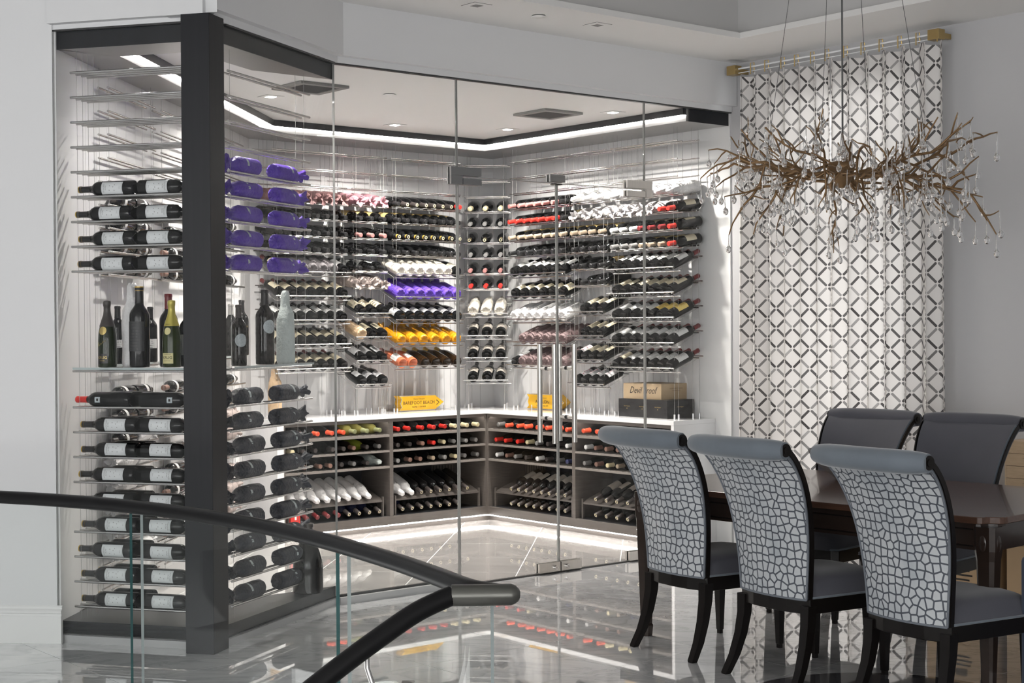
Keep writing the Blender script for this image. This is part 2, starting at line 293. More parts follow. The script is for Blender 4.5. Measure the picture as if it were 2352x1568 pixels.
# ------------------------------------------------------------------ the setting
def struct(name, g, mat, label, cat, mw=None): return tag(mk(name, g, mat, None, mw), label, cat, None, 'structure')
RAILP = [(-2.9, 6.18), (-2.45, 6.03), (-1.985, 5.844), (-1.689, 5.697), (-1.393, 5.502), (-1.102, 5.246), (-0.824, 4.936), (-0.566, 4.575), (-0.338, 4.192), (-0.203, 3.931), (-0.107, 3.733), (-0.035, 3.66)]
fl = struct('floor', G().prism([(-6, 6.3)] + [(x - 0.05, y - 0.06) for x, y in RAILP] + [(0.1, 3.3), (0.1, -1.0), (6, -1.0), (6, 12.0), (0.5, 14.0), (-6, 12.0)], -0.25, -0.0015), 'grout_dark', 'polished grey marble tile floor of the dining area', 'floor')
struct('floor_lower', G().box(-7, 5, -4, 9, -3.1, -3.0), 'marble', 'floor of the storey below the stairwell', 'floor')
TS1 = 0.588
WP_ = [AL, Vector((-1.43, 7.06)), C0, CE, Q, SQ]
def inpoly(p, poly):
    c = False; j = len(poly) - 1
    for i in range(len(poly)):
        a, b = poly[i], poly[j]
        if (a[1] > p.y) != (b[1] > p.y) and p.x < (b[0] - a[0]) * (p.y - a[1]) / (b[1] - a[1]) + a[0]: c = not c
        j = i
    return c
tile_me = G().box(0.0011, TS1 - 0.0011, 0.0011, TS1 - 0.0011, -0.012, 0).mesh('tile')
u0, n0 = 2.79, -5.98
for i in range(-4, 16):
    for j in range(-10, 12):
        cu_, cn_ = u0 + (i + 0.5) * TS1, n0 + (j + 0.5) * TS1
        p = U * cu_ + N * cn_
        if not (-3.8 < p.x < 3.4 and 5.75 < p.y < 10.9): continue
        if (p - Q).dot(U) > 0.25: continue
        if inpoly(p, WP_) and inpoly(p + N * 0.45, WP_): continue
        q = U * (u0 + i * TS1) + N * (n0 + (j + 1) * TS1)
        mk('tile', tile_me, 'marble', fl, frame(q, TH))
def clip(poly, conv):
    for k in range(len(conv)):
        a, b = conv[k], conv[(k + 1) % len(conv)]; out = []
        ins = lambda p: (b[0] - a[0]) * (p[1] - a[1]) - (b[1] - a[1]) * (p[0] - a[0]) >= -1e-9
        for i in range(len(poly)):
            p, q = poly[i], poly[(i + 1) % len(poly)]
            if ins(p): out.append(p)
            if ins(p) != ins(q):
                dp = (b[0] - a[0]) * (p[1] - a[1]) - (b[1] - a[1]) * (p[0] - a[0]); dq = (b[0] - a[0]) * (q[1] - a[1]) - (b[1] - a[1]) * (q[0] - a[0])
                t = dp / (dp - dq); out.append((p[0] + (q[0] - p[0]) * t, p[1] + (q[1] - p[1]) * t))
        poly = out
        if len(poly) < 3: return []
    return poly
wf = struct('floor_wine_room', G().prism([AL, Vector((-1.43, 7.06)), C0, CE, Q, SQ], -0.02, 0.0012), 'grout', 'pale grooved stone tile floor inside the glass wine room', 'floor')
SN = Vector((-SD.y, SD.x))
for i in range(-2, 8):
    for j in range(-1, 7):
        o_ = Vector((0.012, 9.016)) + SD * ((i - 3) * 0.61 + 0.125) - SN * ((j - 4) * 0.61)
        sq = [o_ + SD * (0.003) - SN * 0.003, o_ + SD * 0.607 - SN * 0.003, o_ + SD * 0.607 - SN * 0.607, o_ + SD * 0.003 - SN * 0.607]
        sq = [(p.x, p.y) for p in sq][::-1]
        if sum(sq[k][0] * sq[(k + 1) % 4][1] - sq[(k + 1) % 4][0] * sq[k][1] for k in range(4)) < 0: sq = sq[::-1]
        for cv in ([C0 + N * -0.01, CE + N * -0.01, Q, SQ], [AL, Vector((-1.43, 7.06)), C0, SQ]):
            pl_ = clip(sq, [(p.x, p.y) for p in cv])
            if len(pl_) >= 3:
                ar = abs(sum(pl_[k][0] * pl_[(k + 1) % len(pl_)][1] - pl_[(k + 1) % len(pl_)][0] * pl_[k][1] for k in range(len(pl_)))) / 2
                if ar > 0.01: mk('tile', G().prism(pl_, -0.015, 0.003), 'marble_warm', wf)
# walls
LW = Vector((-1, 0.085)).normalized()
wl_far = AL + LW * 4.05
struct('wall_left', G().prism([AL + Vector((0.0, -0.02)), wl_far + Vector((0, -0.02)), wl_far + Vector((0, 0.16)), AL + Vector((-0.02, 0.16))], 0, CEIL), 'paint', 'smooth pale grey wall at left of the glass', 'wall')
bb = [(0.0, 0.0), (-0.022, 0.0), (-0.022, 0.128), (-0.017, 0.133), (-0.017, 0.139), (-0.022, 0.145), (-0.022, 0.152), (-0.014, 0.160), (-0.010, 0.163), (-0.010, 0.172), (-0.006, 0.178), (0.0, 0.178)]
gb = G(); p0 = AL + Vector((0.026, -0.02)); p1 = wl_far + Vector((0, -0.02)); nb = Vector((LW.y, -LW.x)) * -1
nb = Vector((-LW.y, LW.x)); nb = nb if nb.y < 0 else -nb
for e, p in enumerate((p1, p0)):
    gb.v += [(p.x - nb.x * d_, p.y - nb.y * d_, z) for d_, z in bb]
k_ = len(bb)
gb.f = [(i, i + 1, k_ + i + 1, k_ + i) for i in range(k_ - 1)] + [tuple(range(k_, 2 * k_)), tuple(range(k_ - 1, -1, -1))]
struct('baseboard_left', gb, 'trim', 'tall white moulded baseboard of the left wall', 'baseboard')
def plank_wall(name, fr, x0, x1, z0, z1, w, label, plain=()):
    g = G().box(x0, x1, 0.006, 0.12, 0, CEIL)
    o = struct(name, g, 'panel', label, 'wall', fr)
    n = max(1, round((x1 - x0) / w)); w = (x1 - x0) / n
    me = G().box(0.0014, w - 0.0014, -0.006, 0.0065, z0, z1).mesh('plank', bevel=0.0012)
    for i in range(n): mk('plank', me, 'panel', o, T(x0 + i * w, 0, 0))
    return o
LS = (SQ - AL).length; LLx = -(SQ - Q).length; LR_ = (CE - Q).length
ws = plank_wall('wall_side', FS, 0.24, LS, BASE1, BEAM0 + 0.03, 0.15, 'pale vertical plank wall at left inside the wine room')
mk('end_panel', G().box(0.0, 0.238, -0.012, 0.12, 0, BEAM1), 'trim', ws)
plank_wall('wall_back', FL, LLx, 0, CZ - 0.02, BEAM0 + 0.03, 0.15, 'pale vertical plank wall behind the left bottle racks')
# right wall: planks inside the glass, plain painted outside, with the window opening behind the curtain
WX0, WX1, WZ0, WZ1 = LR_ + 0.40, LR_ + 1.50, 0.10, 2.95
g = G(); g.box(0, WX0, 0.006, 0.14, 0, CEIL); g.box(WX1, LR_ + 4.4, 0.006, 0.14, 0, CEIL); g.box(WX0, WX1, 0.006, 0.14, WZ1, CEIL); g.box(WX0, WX1, 0.006, 0.14, 0, WZ0)
wr = struct('wall_right', g, 'paint_dimmed', 'long grey wall behind curtain and right-hand bottle racks', 'wall', FR)
npl = 15; wpl = 2.25 / npl
mep = G().box(0.0014, wpl - 0.0014, -0.006, 0.0065, CZ - 0.02, BEAM0 + 0.03).mesh('plank', bevel=0.0012)
for i in range(npl): mk('plank', mep, 'panel', wr, T(i * wpl, 0, 0))
mk('end_panel', G().box(2.252, LR_ - 0.004, -0.006, 0.0065, 0, BEAM1), 'trim', wr)
g = G().box(LR_ + 0.02, WX0 - 0.05, -0.012, 0.0065, 0, 0.16).box(WX1 + 0.05, LR_ + 4.4, -0.012, 0.0065, 0, 0.16)
struct('baseboard_right', g, 'trim', 'white baseboard along the curtain wall', 'baseboard', FR)
wn = thing('window_1', 'tall window behind the trellis-pattern curtains', 'window', FR, None, 'structure')
mk('window_frame', G().box(WX0, WX0 + 0.05, 0.03, 0.12, WZ0, WZ1).box(WX1 - 0.05, WX1, 0.03, 0.12, WZ0, WZ1).box(WX0 + 0.05, WX1 - 0.05, 0.03, 0.12, WZ1 - 0.05, WZ1).box(WX0 + 0.05, WX1 - 0.05, 0.03, 0.12, WZ0, WZ0 + 0.05).box(WX0 + 0.05, WX1 - 0.05, 0.05, 0.10, 2.0, 2.05), 'trim', wn)
mk('pane', G().box(WX0 + 0.05, WX1 - 0.05, 0.070, 0.078, WZ0 + 0.05, 2.0), 'glass', wn); mk('pane', G().box(WX0 + 0.05, WX1 - 0.05, 0.070, 0.078, 2.05, WZ1 - 0.05), 'glass', wn)
# the rest of the room behind the camera, with its tall windows
def win_wall(name, p, a, L_, wins, label):
    g = G(); x = 0.0
    for w0, w1 in wins:
        g.box(x, w0, 0, 0.15, -3.1, CEIL + 0.02); g.box(w0, w1, 0, 0.15, -3.1, 0.10); g.box(w0, w1, 0, 0.15, 3.05, CEIL + 0.02); x = w1
    g.box(x, L_, 0, 0.15, -3.1, CEIL + 0.02)
    o = struct(name, g, 'paint', label, 'wall', frame(Vector(p), a))
    for k, (w0, w1) in enumerate(wins):
        mk('window_frame', G().box(w0, w0 + 0.06, 0.03, 0.12, 0.10, 3.05).box(w1 - 0.06, w1, 0.03, 0.12, 0.10, 3.05).box((w0 + w1) / 2 - 0.03, (w0 + w1) / 2 + 0.03, 0.03, 0.12, 0.10, 3.05).box(w0, w1, 0.03, 0.12, 2.30, 2.36), 'trim', o)
        pl_ = bpy.data.lights.new('daylight_portal', 'AREA'); pl_.shape = 'RECTANGLE'; pl_.size = w1 - w0; pl_.size_y = 2.95; pl_.cycles.is_portal = True
        po = bpy.data.objects.new('daylight_portal', pl_); C.objects.link(po); po.parent = o; po.matrix_basis = T((w0 + w1) / 2, 0.075, 1.575) @ RX(math.radians(-90))
    return o
win_wall('wall_rear', (4.8, -3.2), math.pi, 11.0, [(0.5, 3.5), (4.0, 7.0), (7.5, 10.5)], 'rear wall of the room with three tall windows')
win_wall('wall_far_left', (-6.2, -3.2), math.pi / 2, 10.8, [(0.4, 4.6)], 'far left wall of the room with one wide window')
struct('wall_far_right', G().box(4.75, 4.9, -3.3, 7.2, -3.1, CEIL + 0.02), 'paint_dimmed', 'plain wall closing the dining area at right', 'wall')
# ceiling with the raised tray
FT = frame(Vector((1.402, 9.235)), TH)
g = G().box(-16, 6, 0, 8, CEIL, CEIL + 0.035).box(0, 6, -18, 0, CEIL, CEIL + 0.035).box(-16, -4.6, -18, 0, CEIL, CEIL + 0.035).box(-4.6, 0, -18, -4.6, CEIL, CEIL + 0.035)
ce = struct('ceiling', g, 'ceil_paint', 'flat white ceiling border around the raised tray', 'ceiling', FT)
g = G().box(-4.8, 0.16, 0.14, 0.2, CEIL + 0.034, CEIL + 0.5).box(0.14, 0.2, -4.8, 0.2, CEIL + 0.034, CEIL + 0.5).box(-4.8, 0.2, -4.8, 0.2, CEIL + 0.5, CEIL + 0.56).box(-4.85, -4.75, -4.8, 0.2, CEIL + 0.034, CEIL + 0.5).box(-4.8, 0.2, -4.85, -4.75, CEIL + 0.034, CEIL + 0.5)
struct('ceiling_tray', g, 'tray_paint', 'grey recessed tray ceiling over the dining table', 'ceiling', FT)
struct('ceiling_wine_room', G().prism([AL, Vector((-1.43, 7.06)), C0, CE, Q, SQ], BEAM1 + 0.001, BEAM1 + 0.03), 'wine_ceiling', 'flat white ceiling inside the wine room', 'ceiling')
# header over the glass
def off(p, a, d_): return p + Vector((math.sin(a), -math.cos(a))) * d_     # to the right of direction a = towards the camera side
COLP = isect(AL, TA, BL, TB)
def run_poly(pts, angs, din, dout):
    def line(k, d_): return off(pts[k], angs[k], d_), angs[k]
    ou, inn = [], []
    for side, dd in ((ou, dout), (inn, -din)):
        side.append(off(pts[0], angs[0], dd))
        for k in range(1, len(pts) - 1):
            a, b = line(k - 1, dd), line(k, dd); side.append(isect(a[0], a[1], b[0], b[1]))
        side.append(off(pts[-1], angs[-1], dd))
    return ou, inn
pts = [AL, COLP, C0, CE]; angs = [TA, TB, TH]
ou, inn = run_poly(pts, angs, 0.10, 0.055)
hd_names = ['above left glass', 'above the glass beside the post', 'above the glass doors']
for k in range(3):
    z0 = BEAM1 + (0.028 if k == 0 else 0.04)
    struct('wall_header', G().prism([ou[k], ou[k + 1], inn[k + 1], inn[k]], z0, CEIL + 0.3), 'paint', 'smooth pale grey bulkhead ' + hd_names[k], 'wall')
ou2, inn2 = run_poly(pts, angs, 0.08, 0.012)
for k in range(3):
    struct('trim_%d' % (k + 1), G().prism([ou2[k], ou2[k + 1], inn2[k + 1], inn2[k]], BEAM1 + 0.006, BEAM1 + 0.055), 'paint', 'thin grey reveal strip ' + hd_names[k], 'trim')
# bump-out of the bulkhead over the post
pc = [Vector((-1.60, 6.985)), Vector((-1.405, 6.93)), Vector((-1.30, 7.16)), Vector((-1.55, 7.12))]
struct('wall_header_post', G().prism(pc, BEAM1 + 0.022, CEIL + 0.3), 'paint', 'boxed pale grey bulkhead on top of the black post', 'wall')
# black post
def zp_(u, v, z):
    d_ = _f + _r2 * (u - 1176) / F_PX - _u2 * (v - 784) / F_PX; t = (z - EYE) / d_.z; return Vector((d_.x * t, d_.y * t))
pa, pb, pcc = zp_(427, 1500, 0), zp_(492, 1503.5, 0), zp_(526, 1488, 0)
post = [pa, pb, pcc, pcc + (pa - pb) * 0.9 + Vector((0.0, 0.02))]
tag(mk('square_post', G().prism(post, 0.0, BEAM1 + 0.022).mesh('square_post', bevel=0.002), 'post_paint'), 'tall black wood-grained square post between two glass walls', 'post')
# dark steel beams, soffit ring and cove light of the wine room
def ring():
    P = [AL, COLP, C0, CE, Q, SQ]; A_ = [TA, TB, TH, TH + math.pi / 2, TH + math.pi, TS + math.pi]
    Wd = [0.30, 0.30, 0.0, 0.4385, 0.4385, 0.275]
    L_ = lambda k, e=0.0: (off(P[k], A_[k], -(Wd[k] - e)), A_[k])
    def inner(a, b, e=0.0): x, y = L_(a, e), L_(b, e); return isect(x[0], x[1], y[0], y[1])
    ends = {}
    for e in (0.0, 0.03):
        ends[e] = dict(A=(inner(5, 0, e), inner(0, 1, e)), B=(inner(0, 1, e), isect(*L_(1, e), C0 - N * 0.022, TH)), R=(isect(*L_(3, e), CE - N * 0.022, TH), inner(3, 4, e)), L=(inner(3, 4, e), inner(4, 5, e)), S=(inner(4, 5, e), inner(5, 0, e)))
    cin = isect(off(AL, TA, -0.020), TA, off(BL, TB, -0.020), TB)
    outer = dict(A=(isect(AL, TS, off(AL, TA, -0.020), TA), cin), B=(cin, isect(off(BL, TB, -0.020), TB, C0 - N * 0.022, TH)), R=(CE - N * 0.022, Q), L=(Q, SQ), S=(SQ, AL))
    nm = dict(A='along the left glass wall', B='along the glass right of the post', R='along the right bottle wall', L='along the back bottle wall', S='along the left side wall')
    for k in 'ABRLS':
        o0, o1 = outer[k]; i0, i1 = ends[0.0][k]; j0, j1 = ends[0.03][k]
        t_ = thing('soffit_beam', 'grey metal soffit beam with cove lighting ' + nm[k], 'beam', None, 'soffit beams round the wine room ceiling')
        mk('beam_body', G().prism([o0, o1, j1, j0], BEAM0, BEAM1), 'soffit_metal', t_)
        mk('fascia', G().prism([j0, j1, i1, i0], 2.8725, BEAM1), 'black_steel', t_)
        mid0, mid1 = j0.lerp(i0, 0.06), j1.lerp(i1, 0.06); m20, m21 = j0.lerp(i0, 0.36), j1.lerp(i1, 0.36)
        mk('light_strip', G().prism([mid0, mid1, m21, m20], 2.8685, 2.8722), 'led', t_)
        if k in 'AB':
            ai = A_['AB'.index(k)]; oo0, oo1 = off(o0, ai, 0.0065), off(o1, ai, 0.0065)
            mk('front_plate', G().prism([oo0, oo1, o1, o0], BEAM0 - 0.001, BEAM1), 'black_steel', t_)
        if k == 'R':
            mk('front_plate', G().prism([CE - N * 0.0145, CE - N * 0.0145 - U * 0.385, CE - N * 0.0218 - U * 0.385, CE - N * 0.0218], BEAM0 - 0.001, BEAM1), 'black_steel', t_)
ring()
# black display platform under the front racks
def plat(k, P0, P1, a, other, lab):
    i0 = off(P0, a, -0.012); i1 = off(P1, a, -0.012)
    q0, q1 = other
    t_ = thing('display_platform', lab, 'platform', None, 'black platforms inside the glass')
    mk('top_slab', G().prism([i0, i1, q1, q0], BASE0 + 0.004, BASE1).mesh('top_slab', bevel=0.0015), 'black_steel', t_)
    mk('front_channel', G().prism([P0, P1, i1, i0], BASE0 - 0.004, BASE0 + 0.006), 'dark_seal', t_)
    mk('curb', G().prism([P0, P1, q1, q0], 0.0, BASE0 + 0.003), 'curb', t_)
iAB = isect(off(AL, TA, -0.34), TA, off(BL, TB, -0.34), TB)
plat(0, AL, COLP, TA, (isect(AL, TS, off(AL, TA, -0.34), TA), iAB), 'low black steel platform under the rack left of the post')
plat(1, COLP, C0, TB, (iAB, isect(off(BL, TB, -0.34), TB, C0, TH + math.pi)), 'low black steel platform under the rack right of the post')
struct('trim_4', G().box(0.0, 0.80, -0.03, 0.02, 0.0, BASE0), 'curb', 'low grey curb under the fixed glass panel', 'trim', FC)
# glass
def pane(name, fr, x0, x1, z0, z1, lab, edges=(1, 1), th=0.012):
    t_ = thing(name, lab, 'glass panel', fr, None, 'structure')
    mk('pane', G().box(x0 + 0.003, x1 - 0.003, 0.0, th, z0, z1), 'glass', t_)
    for e, x in zip(edges, (x0, x1 - 0.003)):
        if e: mk('edge', G().box(x, x + 0.003, 0.0, th, z0, z1), 'joint_seal', t_)
    return t_
pane('window_2', FA, 0.0, 0.70, BASE0 + 0.006, BEAM1 - 0.002, 'clear fixed glass wall left of the black post', (1, 0))
LB = (C0 - BL).length
pane('window_3', FB, -0.02, LB - 0.006, BASE0 + 0.006, BEAM1 - 0.002, 'clear fixed glass wall right of the black post', (0, 1))
S1, S2, S3, S4 = 0.834, 1.597, 2.344, 3.157
o = pane('window_4', FC, 0.0, S1 - 0.002, BASE0 + 0.012, BEAM1 - 0.002, 'clear fixed glass panel left of the double doors'); mk('bottom_channel', G().box(0.0, S1 - 0.04, -0.004, 0.016, BASE0, BASE0 + 0.0118), 'dark_seal', o)
o = pane('window_5', FC, S1 + 0.002, S3 - 0.002, 2.362, BEAM1 - 0.002, 'clear glass transom above the double doors', (1, 1)); mk('bottom_edge', G().box(S1 + 0.006, S3 - 0.006, -0.0002, 0.0122, 2.3575, 2.3618), 'steel_dark', o)
pane('window_6', FC, S3 + 0.002, S4, 0.012, BEAM1 - 0.002, 'clear fixed glass panel between doors and curtain wall', (1, 0))
struct('trim_5', G().box(0.0, S4, -0.008, 0.020, BEAM1 - 0.002, BEAM1 + 0.0055), 'dark_seal', 'thin dark channel holding the top of the glass', 'trim', FC)
struct('trim_6', G().box(0.0, 0.70, -0.008, 0.020, BEAM1 - 0.002, BEAM1 + 0.0055), 'dark_seal', 'thin dark channel over the left glass wall', 'trim', FA)
struct('trim_7', G().box(0.0, LB - 0.01, -0.008, 0.020, BEAM1 - 0.002, BEAM1 + 0.0055), 'dark_seal', 'thin dark channel over the glass right of the post', 'trim', FB)
struct('trim_8', G().box(S1 - 0.04, S4, -0.004, 0.018, 0.0005, 0.009), 'dark_seal', 'dark threshold line under the glass doors', 'trim', FC)
# double glass doors
def door(name, x0, x1, hx, side, lab):
    t_ = thing(name, lab, 'door', FC, None, 'structure')
    mk('pane', G().box(x0 + 0.004, x1 - 0.004, 0.0, 0.012, 0.016, 2.350), 'glass', t_)
    for x in (x0, x1 - 0.004): mk('edge', G().box(x, x + 0.004, 0.0, 0.012, 0.016, 2.350), 'joint_seal', t_)
    h = mk('handle', G().tube([(hx, -0.064, 0.79), (hx, -0.064, 1.386)], 0.0158, 20).mesh('handle', smooth=40), 'brushed', t_)
    mk('handle', G().tube([(hx, 0.072, 0.79), (hx, 0.072, 1.386)], 0.0158, 20).mesh('handle', smooth=40), 'brushed', t_)
    for z in (0.94, 1.239):
        mk('standoff', G().tube([(hx, -0.052, z), (hx, -0.006, z)], 0.010, 14).tube([(hx, 0.018, z), (hx, 0.060, z)], 0.010, 14).mesh('standoff', smooth=40), 'brushed', h)
        mk('washer', G().tube([(hx, -0.006, z), (hx, -0.0005, z)], 0.0115, 14).tube([(hx, 0.0125, z), (hx, 0.018, z)], 0.0115, 14), 'dark_seal', h)
    return t_
d1 = door('door_1', S1 + 0.006, S2 - 0.003, S2 - 0.085, -1, 'frameless glass door on the left with tall steel pull')
d2 = door('door_2', S2 + 0.003, S3 - 0.006, S2 + 0.075, 1, 'frameless glass door on the right with tall steel pull')
def patch(par, x0, x1, z0, z1, mat='brushed', nm='patch_fitting'):
    return mk(nm, G().box(x0, x1, -0.016, -0.0005, z0, z1).box(x0, x1, 0.0125, 0.028, z0, z1).mesh(nm, bevel=0.0008), mat, par)
patch(d1, 0.866, 1.002, 2.312, 2.349, 'patch_metal'); patch(d2, 2.178, 2.336, 2.312, 2.349)
lk = patch(d1, 1.425, S2 - 0.004, 0.010, 0.066); lk2 = patch(d2, S2 + 0.004, 1.765, 0.010, 0.066); patch(d2, 2.178, 2.336, 0.010, 0.066)
for L_, x in ((lk, S2 - 0.045), (lk2, S2 + 0.05)):
    mk('lock_cylinder', G().tube([(x, -0.030, 0.036), (x, -0.016, 0.036)], 0.0125, 18).mesh('lock_cylinder', smooth=40), 'steel', L_); mk('keyhole', G().box(x - 0.0012, x + 0.0012, -0.0306, -0.0296, 0.031, 0.041), 'ink', L_)
f1 = thing('transom_bracket', 'grey metal L-shaped pivot bracket at top left of doors', 'bracket', FC, 'steel brackets on the glass transom')
patch(f1, 0.778, 1.000, 2.364, 2.412, 'patch_metal', 'plate'); patch(f1, 0.778, 0.862, 2.312, 2.3635, 'patch_metal', 'leg_plate')
f2 = thing('transom_bracket', 'pale brushed L-shaped pivot bracket at top right of doors', 'bracket', FC, 'steel brackets on the glass transom')
patch(f2, 2.176, 2.398, 2.364, 2.414, 'brushed', 'plate'); patch(f2, 2.340, 2.398, 2.312, 2.3635, 'brushed', 'leg_plate')
f3 = thing('transom_bracket', 'small grey door-stop bracket centred above the doors', 'bracket', FC, 'steel brackets on the glass transom')
patch(f3, 1.530, 1.650, 2.366, 2.410, 'patch_metal', 'plate'); mk('stop_block', G().box(1.565, 1.588, -0.014, 0.026, 2.3515, 2.357).box(1.605, 1.628, -0.014, 0.026, 2.3515, 2.357), 'ink', f3)
# ------------------------------------------------------------------ bottles: one set of meshes for each kind
PROF = dict(
    bordeaux=[(0.0, 0.022), (0.018, 0.016), (0.029, 0.004), (0.033, 0.0), (0.0365, 0.002), (0.0375, 0.008), (0.0375, 0.185), (0.0362, 0.198), (0.0315, 0.210), (0.0225, 0.222), (0.0165, 0.232), (0.0148, 0.245), (0.0142, 0.284), (0.0156, 0.285), (0.0156, 0.295), (0.0135, 0.298), (0.0, 0.298)],
    burgundy=[(0.0, 0.026), (0.020, 0.018), (0.032, 0.004), (0.036, 0.0), (0.0400, 0.002), (0.0412, 0.009), (0.0412, 0.125), (0.0395, 0.150), (0.0345, 0.178), (0.0265, 0.203), (0.0190, 0.225), (0.0155, 0.245), (0.0145, 0.284), (0.0160, 0.285), (0.0160, 0.295), (0.0135, 0.298), (0.0, 0.298)],
    champagne=[(0.0, 0.030), (0.022, 0.022), (0.035, 0.005), (0.039, 0.0), (0.0430, 0.002), (0.0445, 0.010), (0.0445, 0.095), (0.0440, 0.130), (0.0415, 0.165), (0.0350, 0.200), (0.0255, 0.230), (0.0180, 0.252), (0.0155, 0.272), (0.0150, 0.292), (0.0170, 0.294), (0.0175, 0.312), (0.0155, 0.318), (0.0, 0.320)])
LABZ = dict(bordeaux=(0.055, 0.155), burgundy=(0.035, 0.110), champagne=(0.02, 0.085))
FOILZ = dict(bordeaux=0.236, burgundy=0.232, champagne=0.196)
_MC = {}
def interp_r(prof, z):
    for (r0, z0), (r1, z1) in zip(prof[4:], prof[5:]):
        if z0 <= z <= z1 and z1 > z0: return r0 + (r1 - r0) * (z - z0) / (z1 - z0)
    return prof[-3][0]
def bmesh_part(kind, part, k=None):
    key = (kind, part, k)
    if key in _MC: return _MC[key]
    pr = PROF[kind]
    if part == 'glass': me = G().lathe(pr, 20).mesh('bottle_glass', smooth=50)
    elif part == 'foil':
        zf = FOILZ[kind]; e = 0.0009
        pp = [(interp_r(pr, zf) + 0.0002, zf)] + [(interp_r(pr, zf) + e, zf + 0.0005)] + [(r + e, z) for r, z in pr if z > zf + 0.002 and r > 0.001] + [(0.0, pr[-1][1] + 0.0012)]
        if kind == 'champagne':
            f_ = lambda p, i, q: (p[0] * (1 + 0.05 * math.sin(5 * q + i) * (p[2] > 0.285)), p[1] * (1 + 0.05 * math.sin(5 * q + i) * (p[2] > 0.285)), p[2])
            me = G().lathe(pp, 20, f_).mesh('foil', smooth=50)
        else: me = G().lathe(pp, 16).mesh('foil', smooth=50)
    elif part == 'cork': me = G().tube([(0, 0, pr[-1][1] - 0.002), (0, 0, pr[-1][1] + 0.0006)], 0.0118, 14).mesh('cork')
    elif part == 'ring':
        zz = k or 0.270; me = G().tube([(0, 0, zz), (0, 0, zz + 0.016)], 0.0163, 16).mesh('foil_band', smooth=40)
    elif part == 'label':
        z0, z1, hw = k or (*LABZ[kind], 1.25)
        rr = lambda z: interp_r(pr, z) + 0.0006
        me = G().grid(lambda a, b: (rr(z0 + (z1 - z0) * b) * math.cos((2 * a - 1) * hw), rr(z0 + (z1 - z0) * b) * math.sin((2 * a - 1) * hw), z0 + (z1 - z0) * b), 14, 2).mesh('label', smooth=60)
    elif part == 'roundlabel':
        z0, rad = k; g = G(); NR, NS = 7, 32
        def cp(y, z): rb = interp_r(pr, z) + 0.0008; return (rb * math.cos(y / rb), rb * math.sin(y / rb), z)
        g.v = [cp(0, z0)]
        for i in range(1, NR + 1):
            for j in range(NS): q = 2 * math.pi * j / NS; g.v.append(cp(rad * i / NR * math.cos(q), z0 + rad * i / NR * math.sin(q)))
        g.f = [(0, 1 + j, 1 + (j + 1) % NS) for j in range(NS)]
        for i in range(NR - 1):
            for j in range(NS): a_ = 1 + i * NS; g.f.append((a_ + j, a_ + NS + j, a_ + NS + (j + 1) % NS, a_ + (j + 1) % NS))
        me = g.mesh('label', smooth=60)
    _MC[key] = me; return me
def wrap_mesh(seed, style):
    key = ('wrap', seed, style)
    if key in _MC: return _MC[key]
    sd = seed * 13.7; H = 0.30 if style != 'stand' else 0.33
    prof = [(0.0, 0.016), (0.007, 0.013), (0.014, 0.008), (0.022, 0.003), (0.030, -0.002), (0.036, -0.001), (0.0405, 0.006), (0.0415, 0.020), (0.0418, 0.06), (0.0418, 0.11), (0.0418, 0.16), (0.0405, 0.185)]
    if style == 'twist': prof += [(0.034, 0.205), (0.025, 0.222), (0.018, 0.236), (0.0165, 0.250), (0.021, 0.268), (0.029, 0.288), (0.033, 0.300), (0.022, 0.296), (0.008, 0.280), (0.0, 0.275)]
    else: prof += [(0.036, 0.205), (0.028, 0.222), (0.022, 0.238), (0.0195, 0.255), (0.0190, 0.275), (0.0185, 0.292), (0.013, 0.303), (0.0, 0.304)]
    prof = [(r, z * H / 0.30) for r, z in prof]
    def f_(p, i, q):
        x, y, z = p; r = math.hypot(x, y)
        if r < 1e-6: return p
        k = 1.0
        if z < 0.004 and r < 0.039: dz = (0.0030 * math.sin(9 * q + sd + r * 190) + 0.0026 * math.sin(14 * q + sd * 2 - r * 120)) * min(1, r / 0.01); return (x, y, z + dz)
        nz = noise.noise(Vector((x * 55 + sd, y * 55, z * 38))) * 0.0026 + abs(noise.noise(Vector((x * 120 + sd, y * 120, z * 60)))) * 0.0022
        if z > 0.19 * H / 0.30:
            w_ = min(1, (z - 0.19) / 0.05); k += w_ * (0.13 * math.sin(5 * q + z * 60 + sd) + 0.10 * noise.noise(Vector((q * 2 + sd, z * 40, sd))))
            if style == 'twist' and z > 0.262: k += 0.24 * math.sin(2 * q + sd * 2) + 0.14 * math.sin(5 * q + sd) + 0.10 * math.sin(11 * q)
            nz *= 1.3
        s_ = (r * k + nz) / r
        return (x * s_, y * s_, z + (0.004 * math.sin(4 * q + sd) if (style == 'twist' and z > 0.27) else 0))
    me = G().lathe(prof, 40, f_).mesh('wrapped_bottle', smooth=70); _MC[key] = me; return me
def sticker_mesh(z0, z1, hw, r=0.0427):
    key = ('stk', z0, z1, hw, r)
    if key not in _MC: _MC[key] = G().grid(lambda a, b: (r * math.cos((2 * a - 1) * hw), r * math.sin((2 * a - 1) * hw), z0 + (z1 - z0) * b), 8, 1).mesh('sticker', smooth=60)
    return _MC[key]
def BM(fr, pos, axis, lab, sc=1.0):
    Z = Vector(axis).normalized(); X = Vector(lab); X = (X - Z * X.dot(Z)).normalized(); Y = Z.cross(X)
    m = Matrix(((X.x, Y.x, Z.x, pos[0]), (X.y, Y.y, Z.y, pos[1]), (X.z, Y.z, Z.z, pos[2]), (0, 0, 0, 1)))
    return fr @ m @ Matrix.Scale(sc, 4)
